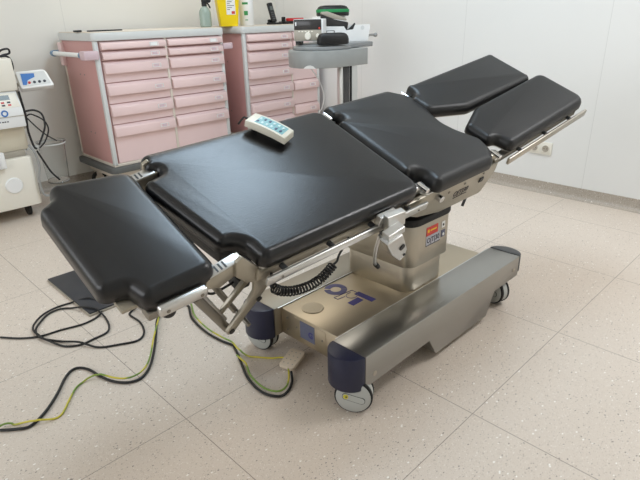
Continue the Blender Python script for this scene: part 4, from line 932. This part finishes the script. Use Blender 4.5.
def hang(name, pts, r, m, label):
    b = MB(); b.tube(pts, r, 8); o = obj(name, b, m); recenter(o, pts[0]); return tag(o, label, 'cable')
hang('looped_cable', [(0.99, 3.80, 1.0025), (1.03, 3.80, 1.012), (1.06, 3.79, 1.040), (1.10, 3.79, 1.045), (1.105, 3.80, 1.020), (1.07, 3.80, 1.012), (1.05, 3.80, 1.004), (1.085, 3.80, 1.004), (1.108, 3.81, 0.98), (1.115, 3.83, 0.93), (1.105, 3.85, 0.90)], 0.006, M['cable_black'], 'black cable looped over the top corner of the cream unit')
hang('thick_cable', [(1.088, 3.735, 0.80), (1.093, 3.735, 0.72), (1.098, 3.74, 0.64), (1.092, 3.74, 0.55), (1.098, 3.72, 0.46), (1.11, 3.71, 0.44)], 0.007, M['cable_black'], 'black cable running straight down the right side of the cream console')
hang('bent_cable', [(1.088, 3.70, 0.682), (1.14, 3.69, 0.683), (1.180, 3.69, 0.65), (1.175, 3.67, 0.58), (1.14, 3.67, 0.51), (1.115, 3.67, 0.47)], 0.006, M['cable_black'], 'black cable bowing outwards from the console plug')
hang('crossing_cable', [(1.100, 3.728, 0.650), (1.13, 3.725, 0.655), (1.19, 3.715, 0.61), (1.205, 3.71, 0.55), (1.17, 3.71, 0.48), (1.13, 3.72, 0.44)], 0.0045, M['cable_black'], 'thin black cable with the widest bow beside the cream console')
hang('diagonal_cable', [(1.090, 3.695, 0.64), (1.13, 3.69, 0.58), (1.18, 3.69, 0.52), (1.235, 3.69, 0.475)], 0.004, M['cable_black'], 'thin black lead slanting down to the clear canister')
hang('dropping_cable', [(1.105, 3.705, 0.43), (1.13, 3.700, 0.36), (1.16, 3.695, 0.28), (1.205, 3.70, 0.215)], 0.006, M['cable_black'], 'black cable slanting down behind the table head below the canister rim')
hang('grey_hose', [(1.068, 3.72, 0.47), (1.085, 3.69, 0.43), (1.090, 3.675, 0.34), (1.070, 3.675, 0.24), (1.080, 3.675, 0.15), (1.12, 3.68, 0.135), (1.17, 3.70, 0.165)], 0.0075, M['grey_tube'], 'grey hose curving down the right corner of the cream unit')

# ------------------------------------------------------------------ light
def area(name, loc, rotv, sx, sy, power, col):
    l = bpy.data.lights.new(name, 'AREA'); l.shape = 'RECTANGLE'; l.size = sx; l.size_y = sy; l.energy = power; l.color = col
    o = bpy.data.objects.new(name, l); COL.objects.link(o); o.location = loc; o.rotation_euler = rotv; return o
area('ceiling_panel_lamp', (1.95, 1.88, CZ - 0.02), (0, 0, 0), 0.9, 1.0, 34, (0.66, 0.84, 1.0))
for x, y, e, c in ((2.3, 3.45, 10, (1.0, 0.92, 0.82)), (2.9, -0.1, 33, (0.98, 0.98, 1.0))):
    area('ceiling_panel_lamp', (x, y, CZ - 0.02), (0, 0, 0), 1.2, 0.6, e, c)
area('window_daylight', (BX + 0.02, (WY0 + WY1) / 2, (WZ0 + WZ1) / 2), (0, ang(-90), 0), WZ1 - WZ0, WY1 - WY0, 41, (0.98, 0.97, 0.98))
w = bpy.data.worlds.new('World'); scene.world = w; w.use_nodes = True
w.node_tree.nodes['Background'].inputs['Color'].default_value = (0.75, 0.87, 1.0, 1); w.node_tree.nodes['Background'].inputs['Strength'].default_value = 1.0

# ------------------------------------------------------------------ camera
cd = bpy.data.cameras.new('camera'); cam = bpy.data.objects.new('camera', cd); COL.objects.link(cam)
cd.sensor_fit = 'HORIZONTAL'; cd.sensor_width = 36; cd.lens = 536.657 / 640 * 36; cd.clip_start = 0.05
p_, r_, y_ = ang(22.8662), ang(-1.41357), ang(45.55)
fw = V((math.cos(y_) * math.cos(p_), math.sin(y_) * math.cos(p_), -math.sin(p_)))
rt = V((math.sin(y_), -math.cos(y_), 0)); up = rt.cross(fw)
r2 = math.cos(r_) * rt + math.sin(r_) * up; u2 = -math.sin(r_) * rt + math.cos(r_) * up
cam.matrix_world = Matrix(((r2.x, u2.x, -fw.x, 0), (r2.y, u2.y, -fw.y, 0), (r2.z, u2.z, -fw.z, 1.2), (0, 0, 0, 1)))
scene.camera = cam
scene.view_settings.view_transform = 'Standard'; scene.view_settings.look = 'None'; scene.view_settings.exposure = 0.0; scene.view_settings.gamma = 1.0
scene.view_settings.use_curve_mapping = False
